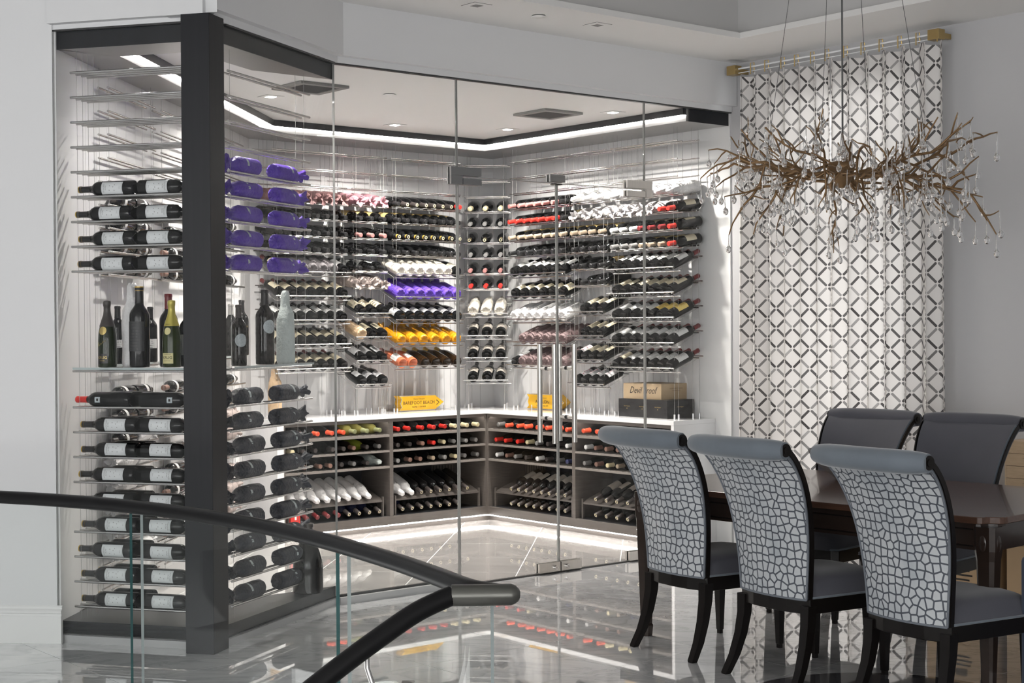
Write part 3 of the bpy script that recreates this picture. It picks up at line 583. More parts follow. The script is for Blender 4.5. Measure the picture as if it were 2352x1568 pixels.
def bottle(kind, mw, glass, foil, lab, label, group, cork=False, ring=None, labk=None, cat='wine bottle', nm=None):
    o = tag(mk(nm or {'bordeaux': 'wine_bottle', 'burgundy': 'burgundy_bottle', 'champagne': 'champagne_bottle'}[kind], bmesh_part(kind, 'glass'), glass, None, mw), label, cat, group)
    if foil: mk('foil_capsule', bmesh_part(kind, 'foil'), foil, o)
    if cork: mk('cork', bmesh_part(kind, 'cork'), 'fo_cream' if cork is True else cork, o)
    if ring: mk('foil_band', bmesh_part(kind, 'ring'), ring, o)
    if lab: mk('label', bmesh_part(kind, 'label', labk), lab, o)
    return o
def wrapped(mw, mat, label, group, style='plain', seed=0, sticker=False):
    o = tag(mk('wrapped_bottle', wrap_mesh(seed % 5, style), mat, None, mw), label, 'wrapped bottle', group)
    if sticker: s_ = mk('sticker', sticker_mesh(0.128, 0.146, 0.72), 'lab_silver', o)
    return o
# style codes: kind, glass, foil, label, description, extras
ST = {
 'kk': ('bordeaux', 'gl_black', 'fo_black', None, 'black bottle with black foil', {}),
 'kg': ('bordeaux', 'gl_black', 'fo_grey', None, 'black bottle with grey foil', {}),
 'kr': ('bordeaux', 'gl_black', 'fo_red', None, 'black bottle with bright red foil', {}),
 'kp': ('bordeaux', 'gl_black', 'fo_pink', None, 'black bottle with dusty pink foil', {}),
 'kt': ('bordeaux', 'gl_black', 'fo_tan', 'lab_gold', 'black bottle with tan foil', {}),
 'kb': ('burgundy', 'gl_black', 'fo_brown', 'lab_grey', 'black bottle with brown foil', {}),
 'kw': ('bordeaux', 'gl_black', 'fo_white', None, 'black bottle with white foil', {}),
 'km': ('bordeaux', 'gl_black', 'fo_maroon', 'lab_cream', 'black bottle with maroon foil', {}),
 'kc': ('burgundy', 'gl_black', 'fo_dark', None, 'black bottle with pale cork end', {'cork': True}),
 'ko': ('bordeaux', 'gl_black', 'fo_black', None, 'black bottle with gold neck band', {'ring': 'fo_gold', 'cork': 'fo_cream'}),
 'kl': ('bordeaux', 'gl_black', 'fo_black', 'lab_gold', 'black bottle with gold label', {}),
 'rl': ('bordeaux', 'gl_black', 'fo_red', 'lab_cream', 'red-foiled bottle with large cream label', {}),
 'wl': ('bordeaux', 'gl_black', 'fo_black', 'lab_white', 'black bottle with white label', {}),
 'wm': ('bordeaux', 'gl_black', 'fo_maroon', 'lab_white', 'maroon-foiled bottle with white label', {}),
 'cl': ('burgundy', 'gl_black', 'fo_dark', 'lab_cream', 'broad black bottle with cream label', {}),
 'cm': ('bordeaux', 'gl_black', 'fo_maroon', 'lab_cream', 'maroon-foiled bottle with cream label', {}),
 'cb': ('bordeaux', 'gl_black', 'fo_dark', 'lab_cream', 'black bottle with cream label', {}),
 'gl': ('bordeaux', 'gl_black', 'fo_black', 'lab_grey', 'black bottle with grey label', {}),
 'yl': ('bordeaux', 'gl_black', 'fo_maroon', 'lab_yellow', 'black bottle with yellow label', {}),
 'al': ('bordeaux', 'gl_black', 'fo_dark', 'lab_art', 'black bottle with crimson-flecked white label', {}),
 'tl': ('burgundy', 'gl_black', 'fo_dark', 'lab_taupe', 'black bottle with taupe label', {}),
 'sl': ('burgundy', 'gl_black', 'fo_black', 'lab_grey', 'broad black bottle with silver-grey label', {}),
 'mc': ('burgundy', 'gl_black', 'fo_cream', None, 'large black bottle with cream wax seal', {}),
 'rr': ('bordeaux', 'gl_black', 'fo_red', None, 'black bottle with round red cap', {}),
 'ro': ('burgundy', 'gl_rose', 'fo_pink', 'lab_white', 'pink rose wine bottle', {}),
 'br': ('burgundy', 'gl_brown', 'fo_gold', None, 'brown glass bottle', {}),
}
WS = {'Ww': ('wr_white', 'white tissue-wrapped bottle', 'plain'), 'Wg': ('wr_grey', 'crumpled grey paper-wrapped bottle', 'twist'), 'Wm': ('wr_mauve', 'mauve paper-wrapped bottle', 'twist'), 'Wp': ('wr_pink', 'pink paper-wrapped bottle', 'twist'), 'Wu': ('wr_purple', 'purple paper-wrapped bottle', 'twist'), 'Wa': ('wr_amber', 'amber cellophane-wrapped bottle', 'twist'), 'Wb': ('wr_brown', 'brown paper-wrapped bottle', 'plain'), 'Wk': ('wr_kraft', 'tan kraft-wrapped bottle', 'plain'), 'Wc': ('wr_cream', 'cream tissue-wrapped bottle', 'plain'), 'Wh': ('wr_charcoal', 'charcoal paper-wrapped bottle', 'plain'), 'Wt': ('wr_taupe', 'taupe paper-wrapped bottle', 'twist')}
def place(code, mw, where, group, seed=0):
    if code in ST:
        k, g_, f_, l_, d_, ex = ST[code]; return bottle(k, mw, g_, f_, l_, d_ + ', ' + where, group, **ex)
    m_, d_, s_ = WS[code]; return wrapped(mw, m_, d_ + ', ' + where, group, s_, seed)
# ------------------------------------------------------------------ wall racks of rods on cables
LEV = [2.735, 2.613, 2.495, 2.378, 2.260, 2.139, 2.022, 1.901, 1.783]
TIL7 = [1.886, 1.717, 1.548, 1.377, 1.206]; TIL3 = [1.595, 1.424, 1.254, 1.082]
def rod_mesh(L_, r=0.0046):
    key = ('rod', round(L_, 4), r)
    if key not in _MC: _MC[key] = G().tube([(0, 0, 0), (L_, 0, 0)], r, 8).mesh('rod', smooth=50)
    return _MC[key]
def cable_mesh(z0, z1, r=0.0010):
    key = ('cab', round(z0, 4), round(z1, 4), r)
    if key not in _MC: _MC[key] = G().tube([(0, 0, z0), (0, 0, z1)], r, 5, cap=False).mesh('cable', smooth=80)
    return _MC[key]
anchor_me = G().tube([(0, 0, 0.0), (0, 0, 0.034)], 0.0065, 12).mesh('anchor', smooth=40)
def wall_rack(fr, x0, x1, nlev, tilts, phrase, rows, trows, grp, ctop=CZ, lift=0.0):
    t_ = thing('cable_rack', 'steel rod and cable bottle rack, ' + phrase, 'rack', fr, 'steel cable bottle racks')
    L_ = x1 - x0
    for z in LEV[:nlev]:
        for o_, dz in ((0.300, 0.0), (0.272, -0.008), (0.120, 0.010), (0.070, 0.017)):
            dx = 0.0 if o_ in (0.300, 0.120) else 0.03
            mk('rod', rod_mesh(L_), 'steel', t_, T(x0 + (dx if o_ > 0.2 else -dx) * 0.6, -o_, z + dz))
    for z in tilts:
        for o_, dz in ((0.346, 0.0), (0.298, -0.028), (0.100, 0.066), (0.060, 0.078)):
            mk('rod', rod_mesh(L_), 'steel', t_, T(x0 + (0.02 if o_ == 0.298 else 0), -o_, z + dz))
        for x in (x0 + 0.02, x1 - 0.02): mk('side_wire', G().tube([(x, -0.346, z), (x, -0.298, z - 0.028), (x, -0.060, z + 0.078)], 0.0012, 5, cap=False), 'cable', t_)
    for x in (x0 + 0.035, x1 - 0.035):
        for o_ in (0.306, 0.266, 0.126, 0.064):
            mk('cable', cable_mesh(ctop, BEAM0), 'cable', t_, T(x, -o_, 0)); mk('anchor', anchor_me, 'alu', t_, T(x, -o_, ctop))
    n_ = 0
    for i, row in rows:
        n_ += 1; z = LEV[i]; k = len(row); a = R(9)
        for j, c in enumerate(row):
            if c == '--': continue
            x = x0 + L_ * (j + 0.5) / k + rnd.uniform(-0.004, 0.004); tip = -0.345 + rnd.uniform(-0.006, 0.006)
            ax = (rnd.uniform(-0.02, 0.02), -math.cos(a), -math.sin(a)); H = 0.298
            sc = 1.10 if c == 'mc' else 1.0
            H *= sc
            pos = (x - ax[0] * H, tip - ax[1] * H, z + 0.0195 - ax[2] * H + (0.004 if c[0] == 'W' else 0))
            ph = rnd.uniform(-0.5, 0.9); side = 1 if 'right' in phrase or 'Right' in phrase else -1
            place(c, BM(fr, pos, ax, (math.sin(ph) * side * 0.8, 0, math.cos(ph)), sc), '%s from left, %s row, %s' % (ORD[j], ORD[n_ - 1], phrase), grp, rnd.randrange(5))
    for i, row in trows:
        n_ += 1; z = tilts[i]; k = len(row); a = R(20)
        for j, c in enumerate(row):
            if c == '--': continue
            x = x0 + 0.02 + (L_ - 0.03) * (j + 0.5) / k + rnd.uniform(-0.004, 0.004); ax = (rnd.uniform(-0.02, 0.02), math.cos(a), math.sin(a))
            ph = rnd.uniform(-0.45, 0.45)
            place(c, BM(fr, (x, -0.324, z + 0.015 + (0.004 if (c[0] == 'W' or c in ('cl', 'tl', 'sl', 'ro', 'br')) else 0)), ax, (math.sin(ph), 0, math.cos(ph))), '%s from left, %s row, %s' % (ORD[j], ORD[n_ - 1], phrase), grp, rnd.randrange(5))
    return t_
LV = lambda *r: list(zip(range(3, 3 + len(r)), r)); TL = lambda *r: list(enumerate(r))
sp = lambda s: s.split()
wall_rack(FL, -2.215, -1.595, 7, TIL7, 'left rack on back wall', LV(['Wm'] * 7, ['kk'] * 8, ['wl'] + ['kk'] * 7, ['kk'] * 8), TL(['cm'] + ['Wh'] * 5 + ['wl'], ['cm'] * 7, ['wl'] * 7, ['cb'] * 7, ['cm'] * 7), 'bottles on the left back-wall rack')
wall_rack(FL, -1.555, -1.245, 9, TIL3, 'narrow rack on back wall', LV(['Wp'] * 3, ['kl'] * 3, ['kp'] * 3, ['kk'] * 3, ['wl'] * 3, ['Wt'] * 3), TL(['cm', 'cb', 'cb'], ['Wk', 'cb', 'cb'], ['gl'] * 3, ['sl'] * 3), 'bottles on the narrow back-wall rack')
wall_rack(FL, -1.205, -0.565, 7, TIL7, 'rack left of the corner', LV(['gl'] + ['kc'] * 6 + ['kr'], ['kl'] * 8, ['ko'] * 8, ['kk'] * 8), TL(['Wc'] * 6 + ['cl'], ['Wu'] * 7, ['sl'] * 7, ['Wa'] * 6, ['ro'] * 2 + ['br'] * 4), 'bottles on the rack left of the corner')
FCO = frame(Vector((-0.172, 11.979)), TH - math.pi / 4)
wall_rack(FCO, -0.175, 0.175, 9, TIL3, 'corner rack', LV(['mc'] * 3, ['kg'] * 3, ['ko'] * 3, ['kg'] * 3, ['kp'] * 3, ['rr'] * 3), TL(['Wc'] * 3, ['tl'] * 3, ['tl'] * 3, ['tl'] * 3), 'bottles on the corner rack')
wall_rack(FR, 0.575, 1.245, 7, TIL7, 'rack right of the corner', LV(['kp'] * 6 + ['wl'], ['kr'] * 7 + ['kl'], ['kt'] * 7, ['kk'] * 7), TL(['wl'] * 7, ['cl'] * 6, ['Ww'] * 7, ['--'] + ['Wb'] * 6, ['wl'] + ['Wb'] * 6), 'bottles on the rack right of the corner')
wall_rack(FR, 1.270, 1.650, 9, TIL3, 'narrow rack on right wall', LV(['Ww'] * 3, ['Wg'] * 3, ['kt'] * 4, ['kk'] * 4, ['kk'] * 3 + ['kl'], ['--'] + ['kk'] * 3), TL(['--'] + ['cb'] * 3, ['--'] + ['cb'] * 3, ['al'] + ['cb'] * 3, ['al'] * 4), 'bottles on the narrow right-wall rack')
wall_rack(FR, 1.685, 2.335, 7, TIL7, 'rightmost wall rack', LV(['Ww'] * 6, ['Wg'] * 5 + ['kr', 'rl'], ['kw'] * 3 + ['km'] * 3 + ['rl'], ['kg'] * 3 + ['kt'] * 3 + ['rl']), TL(['wm'] * 7, ['cm'] * 7, ['wm'] * 4 + ['yl'] * 3, ['wm'] * 7, ['cm'] + ['wm'] * 6), 'bottles on the rightmost wall rack')
# ------------------------------------------------------------------ racks behind the front glass: bottles lie along the rods
KZ = [2.726 - 0.1192 * k for k in range(9)]; SHZ = 1.299; LZ = [1.121 - 0.1198 * k for k in range(9)]
def long_rack(fr, x0, x1, offs, phrase, zs, ctop=BASE1, shelf=True, sgn=1, rr=0.0062):
    t_ = thing('cable_rack', 'steel rod and cable bottle rack, ' + phrase, 'rack', fr, 'steel cable bottle racks')
    for z in zs:
        for o_ in offs: mk('rod', rod_mesh(x1 - x0, rr), 'steel_dark', t_, T(x0, sgn * o_, z))
    for o_ in offs: mk('rod', rod_mesh(x1 - x0, rr), 'steel_dark', t_, T(x0, sgn * o_, SHZ - 0.004))
    if shelf:
        y0, y1 = sorted((sgn * (min(offs) - 0.02), sgn * (max(offs) + 0.02)))
        mk('glass_shelf', G().box(x0 + 0.01, x1 - 0.01, y0, y1, SHZ + 0.003, SHZ + 0.013), 'glass', t_); mk('shelf_edge', G().box(x0 + 0.01, x1 - 0.01, y0 - 0.0008, y0, SHZ + 0.003, SHZ + 0.013), 'glass_edge_light', t_)
    for x in (x0 + 0.03, x1 - 0.05):
        for o_ in offs: mk('cable', cable_mesh(ctop, BEAM0, 0.0010), 'cable', t_, T(x, sgn * o_ + 0.0075, 0))
    return t_
ZALL = KZ + LZ
long_rack(FA, 0.052, 0.70, (0.062, 0.112, 0.162, 0.212), 'behind left glass', ZALL)
long_rack(FB, 0.12, 0.945, (0.060, 0.110), 'behind glass right of post', ZALL)
S_RK = [(0.50, 1.235, 'side wall, nearest the left glass'), (1.34, 2.07, 'side wall, middle'), (2.22, 3.06, 'side wall, farthest')]
for x0, x1, ph in S_RK: long_rack(FS, x0, x1, (0.032, 0.082), ph, ZALL, sgn=-1)
# labelled bottles with stars
def star_label():
    g = text_geo('HUNDRED', 0.0092, xs=1.0); g2 = text_geo('ACRE', 0.0092); g3 = text_geo('2016', 0.0070)
    r_ = 0.0375 + 0.0013; out = G()
    def put(gg, dx, dz):
        h = G(); h.v = [(r_ * math.cos((x + dx) / r_), r_ * math.sin((x + dx) / r_), y + dz) for x, y, z in gg.v]; h.f = gg.f; out.join(h)
    put(g, 0, 0.148); put(g2, 0, 0.138); put(g3, 0, 0.064)
    for sx, sy in ((0.010, 0.116), (-0.012, 0.118), (0.004, 0.098), (-0.013, 0.092), (0.014, 0.090)):
        s_ = G(); s_.v = [(0.0036 * (1 if k % 2 == 0 else 0.42) * math.cos(math.pi * k / 5), 0.0036 * (1 if k % 2 == 0 else 0.42) * math.sin(math.pi * k / 5), 0) for k in range(10)]; s_.f = [tuple(range(10))]; put(s_, sx, sy)
    for k in (0.157, 0.0545): out.join(G().grid(lambda a, b, k=k: (r_ * math.cos((2 * a - 1) * 0.80), r_ * math.sin((2 * a - 1) * 0.80), k + 0.0006 * b), 10, 1))
    return out.mesh('lettering')
star_me = star_label(); ml = (0.050, 0.161, 0.86)
def starry(mw, label, grp, front=True):
    o = bottle('bordeaux', mw, 'gl_black', 'fo_black', None, label, grp, cork='fo_gold', nm='star_label_bottle')
    mk('gold_rim', bmesh_part('bordeaux', 'ring', 0.2845), 'fo_gold', o)
    if front:
        l_ = mk('label', bmesh_part('bordeaux', 'label', ml), 'lab_plain', o); mk('lettering', star_me, 'print_grey', l_)
    return o
RAISE = 0.0365
nrow = 0
for idx, z in enumerate(KZ[5:] + LZ):
    w_ = ['first', 'second', 'third', 'fourth'][idx] + ' row above glass shelf' if idx < 4 else ORD[idx - 4] + ' row below glass shelf'
    red = idx == 4
    j = rnd.uniform(-0.012, 0.014)
    for o_, back in ((0.087, False), (0.187, True)):
        xa = 0.078 + j + (0.03 if back else 0); xb = 0.40 + (0.014 if idx > 4 else 0) + rnd.uniform(-0.006, 0.01) + (0.02 if back else 0)
        ph = rnd.uniform(-0.18, 0.12)
        la = (0, -math.cos(ph), math.sin(ph) + 0.1)
        bw = 'rear, ' if back else 'front, '
        if red and not back:
            for (pos, ax, nm_) in (((xa + 0.298 - 0.02, o_, z + RAISE), (-1, 0, 0), 'red-foiled black bottle with small square emblem'), ((xb, o_, z + RAISE), (1, 0, 0), 'black bottle with low square emblem beside post')):
                b_ = bottle('bordeaux', BM(FA, pos, ax, la), 'gl_black', 'fo_red', None, nm_ + ', ' + w_, 'star-label bottles behind the left glass')
                e_ = mk('emblem', bmesh_part('bordeaux', 'label', (0.150, 0.178, 0.36)), 'lab_silver', b_); mk('emblem_mark', bmesh_part('bordeaux', 'label', (0.1585, 0.1695, 0.16)), 'ink', e_, Matrix.Scale(1.006, 4, (1, 0, 0)) @ Matrix.Scale(1.006, 4, (0, 1, 0)))
        else:
            starry(BM(FA, (xa + 0.298, o_, z + RAISE), (-1, 0, 0), la), 'white star-label bottle, neck left, %s%s' % (bw, w_), 'star-label bottles behind the left glass', not back)
            if not back: starry(BM(FA, (xb, o_, z + RAISE), (1, 0, 0), la), 'white star-label bottle, neck right, %s%s' % (bw, w_), 'star-label bottles behind the left glass', not back)
# purple and navy wrapped bottles right of the post
for idx, z in enumerate(KZ[4:] + LZ):
    pur = idx < 5; mat = 'wr_purple' if pur else 'wr_navy'; nm_ = 'purple paper-wrapped bottle' if pur else 'navy tissue-wrapped bottle'
    w_ = '%s row %s glass shelf' % (ORD[idx] if pur else ORD[idx - 5], 'above' if pur else 'below')
    j = rnd.uniform(-0.02, 0.02)
    o1 = wrapped(BM(FB, (0.425 + j * 0.5, 0.085, z + 0.041), (-1, 0, 0), (0, -0.72, 0.62 + j * 8)), mat, nm_ + ' next to the post, ' + w_, 'wrapped bottles right of the post', 'twist', idx, True)
    o2 = wrapped(BM(FB, (0.602 + j * 0.7, 0.085, z + 0.041), (1, 0, 0), (0, -0.72, 0.60 - j * 8)), mat, nm_ + ' away from the post, ' + w_, 'wrapped bottles right of the post', 'twist', idx + 3, True)
# side wall bottles
for r_i, (x0, x1, ph) in enumerate(S_RK):
    for idx, z in enumerate(KZ[5:] + LZ[:8]):
        low = idx >= 4; row = ('%s row above shelf' % ORD[idx]) if not low else ('%s row below shelf' % ORD[idx - 4])
        for e in ((0, 1), (0,), (1,))[r_i]:
            pos, ax = (((x0 + 0.075 + 0.298, -0.057, z + RAISE), (-1, 0, 0)) if e == 0 else ((x0 + 0.40, -0.057, z + RAISE), (1, 0, 0)))
            where = ('near end, ' if e == 0 else 'far end, ') + row + ', ' + ph.replace(', nearest the left glass', ' by left glass').replace(', middle', ' middle').replace(', farthest', ' farthest')
            g_ = 'bottles on the side-wall racks'
            if low and ((r_i == 0 and (idx >= 7 or (idx == 6 and e == 1))) or (r_i == 2 and idx >= 5)):
                wrapped(BM(FS, (pos[0], pos[1], pos[2] + 0.0045), ax, (0, -1, 0.5)), 'wr_white' if r_i == 0 else 'wr_taupe', ('white tissue-wrapped bottle, ' if r_i == 0 else 'taupe paper-wrapped bottle, ') + where, g_, 'twist', idx + e)
            else:
                bottle('bordeaux', BM(FS, pos, ax, (0, -1, 0.35)), 'gl_black', 'fo_dark' if r_i != 1 else 'fo_brown', 'lab_white', 'black bottle with white label, ' + where, g_, labk=(0.13, 0.165, 1.5))
# ------------------------------------------------------------------ bottles standing on the glass shelves
SHT = SHZ + 0.013
def stand(u, Y, sc, kind, glass, foil, lab, label, labdir=(0, -1, 0), **kw):
    x = (u - 1176 - 0.0065 * (850 - 784)) / F_PX * Y
    return bottle(kind, BM(I4, (x, Y, SHT), (0, 0, 1), labdir, sc), glass, foil, lab, label, 'bottles standing on the glass shelves', nm='magnum_bottle' if sc > 1.1 else None, **kw)
def on_label(o, txt, size, z0, mat, kind, sc=1.0, ang=0.0, par=None):
    r_ = interp_r(PROF[kind], z0) + 0.0014; gg = text_geo(txt, size); h = G(); h.v = [(r_ * math.cos(x / r_ + ang), r_ * math.sin(x / r_ + ang), y + z0) for x, y, z in gg.v]; h.f = gg.f
    return mk('lettering', h, mat, par or o)
YA = 7.28
b_ = stand(247, 7.265, 1.0, 'champagne', 'gl_green', 'fo_dark', None, 'dark-foiled champagne bottle with gold signature, leftmost on glass shelf', (-0.35, -1, 0), cat='champagne bottle')
l_ = mk('label', bmesh_part('champagne', 'label', (0.020, 0.066, 0.62)), 'black_box', b_); on_label(b_, 'KRUG', 0.019, 0.047, 'ink_gold', 'champagne', par=l_); on_label(b_, 'Collection', 0.0065, 0.033, 'ink_gold', 'champagne', par=l_)
m_ = mk('medallion', bmesh_part('champagne', 'roundlabel', (0.176, 0.020)), 'ink_gold', b_)
sig = G(); pts_ = [(-0.028, 0.098), (-0.022, 0.108), (-0.018, 0.120), (-0.021, 0.110), (-0.012, 0.106), (-0.008, 0.116), (-0.002, 0.112), (0.003, 0.120), (0.006, 0.128), (0.005, 0.118), (0.011, 0.124), (0.014, 0.132), (0.018, 0.124)]
sig.tube([((interp_r(PROF['champagne'], z) + 0.0012) * math.cos(y / 0.043), (interp_r(PROF['champagne'], z) + 0.0012) * math.sin(y / 0.043), z) for y, z in pts_], 0.0008, 4); mk('signature', sig, 'ink_gold', b_)
b_ = stand(321, 7.235, 1.29, 'bordeaux', 'gl_black', 'fo_black', 'lab_black', 'tall black magnum with gold neck rim on left glass shelf', (-0.3, -1, 0), labk=(0.06, 0.17, 1.0), cork=False); mk('gold_rim', bmesh_part('bordeaux', 'ring', 0.2835), 'fo_gold', b_)
b_ = stand(395, 7.215, 1.0, 'champagne', 'gl_olive', 'fo_krug', None, 'gold-foiled green champagne bottle beside the black post', (-0.32, -1, 0), cat='champagne bottle')
l_ = mk('label', bmesh_part('champagne', 'label', (0.018, 0.068, 0.66)), 'lab_krug', b_); on_label(b_, 'KRUG', 0.019, 0.046, 'ink', 'champagne', par=l_); on_label(b_, 'CHAMPAGNE', 0.0062, 0.061, 'ink_brown', 'champagne', par=l_); on_label(b_, 'Grande Cuvee', 0.0058, 0.032, 'ink_brown', 'champagne', par=l_); on_label(b_, 'KRUG', 0.010, 0.2035, 'ink_brown', 'champagne')
mk('medallion', bmesh_part('champagne', 'roundlabel', (0.172, 0.017)), 'lab_krug', b_)
stand(271, 7.95, 1.02, 'bordeaux', 'gl_black', 'fo_black', 'lab_white', 'black bottle with white label behind the dark-foiled champagne', (0.4, -1, 0), labk=(0.085, 0.125, 1.1))
stand(346, 8.35, 1.02, 'bordeaux', 'gl_black', 'fo_black', 'lab_white', 'black bottle with white label behind the tall magnum', (0.2, -1, 0), labk=(0.075, 0.125, 1.1))
stand(388, 7.315, 1.18, 'bordeaux', 'gl_black', 'fo_maroon', None, 'large red-waxed black bottle behind the gold-foiled champagne', (0.9, -1, 0))
stand(431, 7.32, 1.0, 'bordeaux', 'gl_black', 'fo_maroon', 'lab_white', 'red-foiled bottle half hidden behind the black post', (0.6, -1, 0))
o = wrapped(BM(I4, ((305 - 1176) / F_PX * 7.345, 7.345, SHT), (0, 0, 1), (0, -1, 0), 1.22), 'wr_white', 'large white tissue-wrapped bottle behind the tall magnum', 'bottles standing on the glass shelves', 'stand', 2)
b_ = stand(549, 7.37, 1.0, 'bordeaux', 'gl_black', 'fo_dark', None, 'black bottle with silver portrait disc beside the post', (0.55, -1, 0)); l_ = mk('portrait_label', bmesh_part('bordeaux', 'roundlabel', (0.125, 0.032)), 'lab_silver', b_)
b_ = stand(609, 7.655, 1.27, 'bordeaux', 'gl_black', 'fo_black', None, 'tall black magnum with silver portrait disc on right shelf', (0.85, -1, 0)); mk('portrait_label', bmesh_part('bordeaux', 'roundlabel', (0.15, 0.027)), 'lab_silver', b_)
wrapped(BM(I4, ((656 - 1176) / F_PX * 7.86, 7.86, SHT), (0, 0, 1), (0, -1, 0), 1.13), 'wr_pale', 'pale green tissue-wrapped bottle at right end of glass shelf', 'bottles standing on the glass shelves', 'stand', 4)
b_ = stand(556, 10.2, 1.25, 'bordeaux', 'gl_black', 'fo_black', None, 'black bottle with gold lettering behind the portrait bottle', (0.3, -1, 0)); on_label(b_, 'CARDINALE', 0.011, 0.155, 'ink_gold', 'bordeaux', ang=0.1)
stand(531, 10.0, 1.15, 'bordeaux', 'gl_black', 'fo_grey', None, 'grey-foiled black bottle just right of the post', (0.3, -1, 0))
# giant black bottle at the end of the platform (mascot sticker left off)
big = G().lathe([(0.0, 0.03), (0.06, 0.01), (0.072, 0.0), (0.080, 0.006), (0.080, 0.13), (0.076, 0.17), (0.063, 0.215), (0.044, 0.262), (0.031, 0.300), (0.027, 0.325), (0.0265, 0.345), (0.031, 0.346), (0.031, 0.362), (0.0, 0.364)], 28)
o = tag(mk('champagne_bottle', big.mesh('giant_bottle', smooth=50), 'gl_black', None, T((703 - 1176) / F_PX * 7.97, 7.97, BASE1)), 'giant glossy black bottle standing on the end of the platform', 'champagne bottle')
mk('foil_capsule', G().lathe([(0.0452, 0.262), (0.0322, 0.300), (0.0282, 0.325), (0.0278, 0.3445), (0.0322, 0.3455), (0.0322, 0.363), (0.0, 0.366)], 24).mesh('foil', smooth=50), 'fo_dark', o)
# ------------------------------------------------------------------ wine cabinets under the counter
def cabinet(fr, x0, x1, label, posts, vent=None):
    t_ = thing('wine_cabinet', label, 'cabinet', fr, 'dark wood wine cabinets')
    f_, bk = -D, -0.02; pw = 0.016
    for x in (x0, x1 - pw): mk('side_panel', G().box(x, x + pw, f_, bk, 0.06, 0.828), 'cab_wood', t_)
    mk('back_panel', G().box(x0 + pw, x1 - pw, bk - 0.012, bk, 0.06, 0.828), 'cab_in', t_)
    mk('plinth', G().box(x0, x1, f_ - 0.002, f_ + 0.016, 0.058, 0.119).mesh('plinth'), 'cab_wood', t_)
    mk('floor_panel', G().box(x0 + pw, x1 - pw, f_ + 0.016, bk - 0.012, 0.105, 0.119), 'cab_in', t_)
    mk('top_rail', G().box(x0 + pw, x1 - pw, f_, f_ + 0.018, 0.806, 0.828), 'cab_wood', t_)
    for z0, z1 in ((0.697, 0.716), (0.586, 0.600), (0.470, 0.486)):
        s_ = mk('shelf', G().box(x0 + pw, x1 - pw, f_, bk - 0.012, z0, z1), 'cab_shelf', t_)
        n_ = 8; w_ = (x1 - x0 - 2 * pw) / n_
        for i in range(1, n_ * 2): mk('wire_divider', wire_me, 'steel_dark', s_, T(x0 + pw + i * w_ / 2, f_, z1))
    mk('rack_shelf', G().grid(lambda a, b: (x0 + 0.05 + (x1 - x0 - 0.1) * a, f_ + 0.035 + 0.27 * b, 0.236 + 0.098 * b), 1, 1).quad((x0 + 0.05, f_ + 0.035, 0.224), (x1 - 0.05, f_ + 0.035, 0.224), (x1 - 0.05, f_ + 0.035, 0.236), (x0 + 0.05, f_ + 0.035, 0.236)), 'cab_wood', t_)
    for x in (x0 + 0.05, x1 - 0.06): mk('rack_post', G().box(x, x + 0.010, f_ + 0.03, f_ + 0.05, 0.119, 0.262), 'cab_wood', t_)
    mk('light_strip', G().box(x0 + pw + 0.01, x1 - pw - 0.01, f_ + 0.020, f_ + 0.034, 0.816, 0.822), 'led_soft', t_)
    if vent:
        v_ = mk('vent_panel', G().box(vent[0], vent[1], bk - 0.020, bk - 0.0125, 0.16, 0.45), 'cab_wood', t_)
        n_ = 8
        for i in range(n_):
            x = vent[0] + (vent[1] - vent[0]) * (i + 0.5) / n_; mk('slot', G().box(x - 0.004, x + 0.004, bk - 0.0212, bk - 0.0202, 0.19, 0.42), 'ink', v_)
    return t_
wire_me = G().box(-0.0025, 0.0025, 0.004, 0.20, 0.0, 0.003).mesh('wire_divider')
XL = [-D - 1.80, -D - 0.892, -D]; XR = [D, D + 0.988, D + 1.968]
cabinet(FL, XL[0], XL[1], 'dark wood wine cabinet at left end under back counter', 0)
cabinet(FL, XL[1], XL[2], 'dark wood wine cabinet left of the corner', 0, (-D - 0.26, -D - 0.03))
cabinet(FR, XR[0], XR[1], 'dark wood wine cabinet right of the corner', 0, (D + 0.03, D + 0.26))
cabinet(FR, XR[1], XR[2], 'dark wood wine cabinet behind nearest chair at right end', 0)
mkz = lambda p: (p.x, p.y)
c1 = Q - U * (D + 1.83) - N * -0.0
LP = lambda x, y: mkz(Vector((FL @ Vector((x, y, 0)))[:2])); RP = lambda x, y: mkz(Vector((FR @ Vector((x, y, 0)))[:2]))
poly = [LP(-D - 1.86, -0.008), LP(-D - 1.86, -D - 0.012), LP(-D - 0.012, -D - 0.012), RP(D + 1.995, -D - 0.012), RP(D + 1.995, -0.008), LP(-0.008, -0.008)]
tag(mk('quartz_counter', G().prism(poly, 0.830, CZ).mesh('quartz_counter', bevel=0.0012), 'quartz'), 'white quartz counter running round the wine room corner', 'counter')
tag(mk('counter_end_panel', G().box(D + 1.969, D + 1.995, -D - 0.011, -0.008, 0.003, 0.8299), 'quartz', None, FR), 'white end panel closing the right side of the counter', 'panel')
tag(mk('counter_end_panel', G().box(-D - 1.855, -D - 1.802, -D - 0.011, -0.008, 0.003, 0.8299), 'quartz', None, FL), 'white end panel closing the left side of the counter', 'panel')
for nm, fr, x0, x1, e0, e1 in (('back', FL, XL[0], XL[2], 0, 1), ('right', FR, XR[0], XR[2], 1, 0)):
    tag(mk('plinth_light', G().box(x0 - 0.033 * e0, x1 + 0.045 * e1, -D + 0.034, -D + 0.046, 0.044, 0.054), 'led_plinth', None, fr), 'glowing strip light under the %s cabinets' % nm, 'light')
    tag(mk('toe_kick', G().box(x0 - 0.089 * e0, x1 + 0.1 * e1, -D + 0.09, -D + 0.10, 0.003, 0.057), 'cab_wood', None, fr), 'recessed toe board under the %s cabinets' % nm, 'board')
STUFF = []
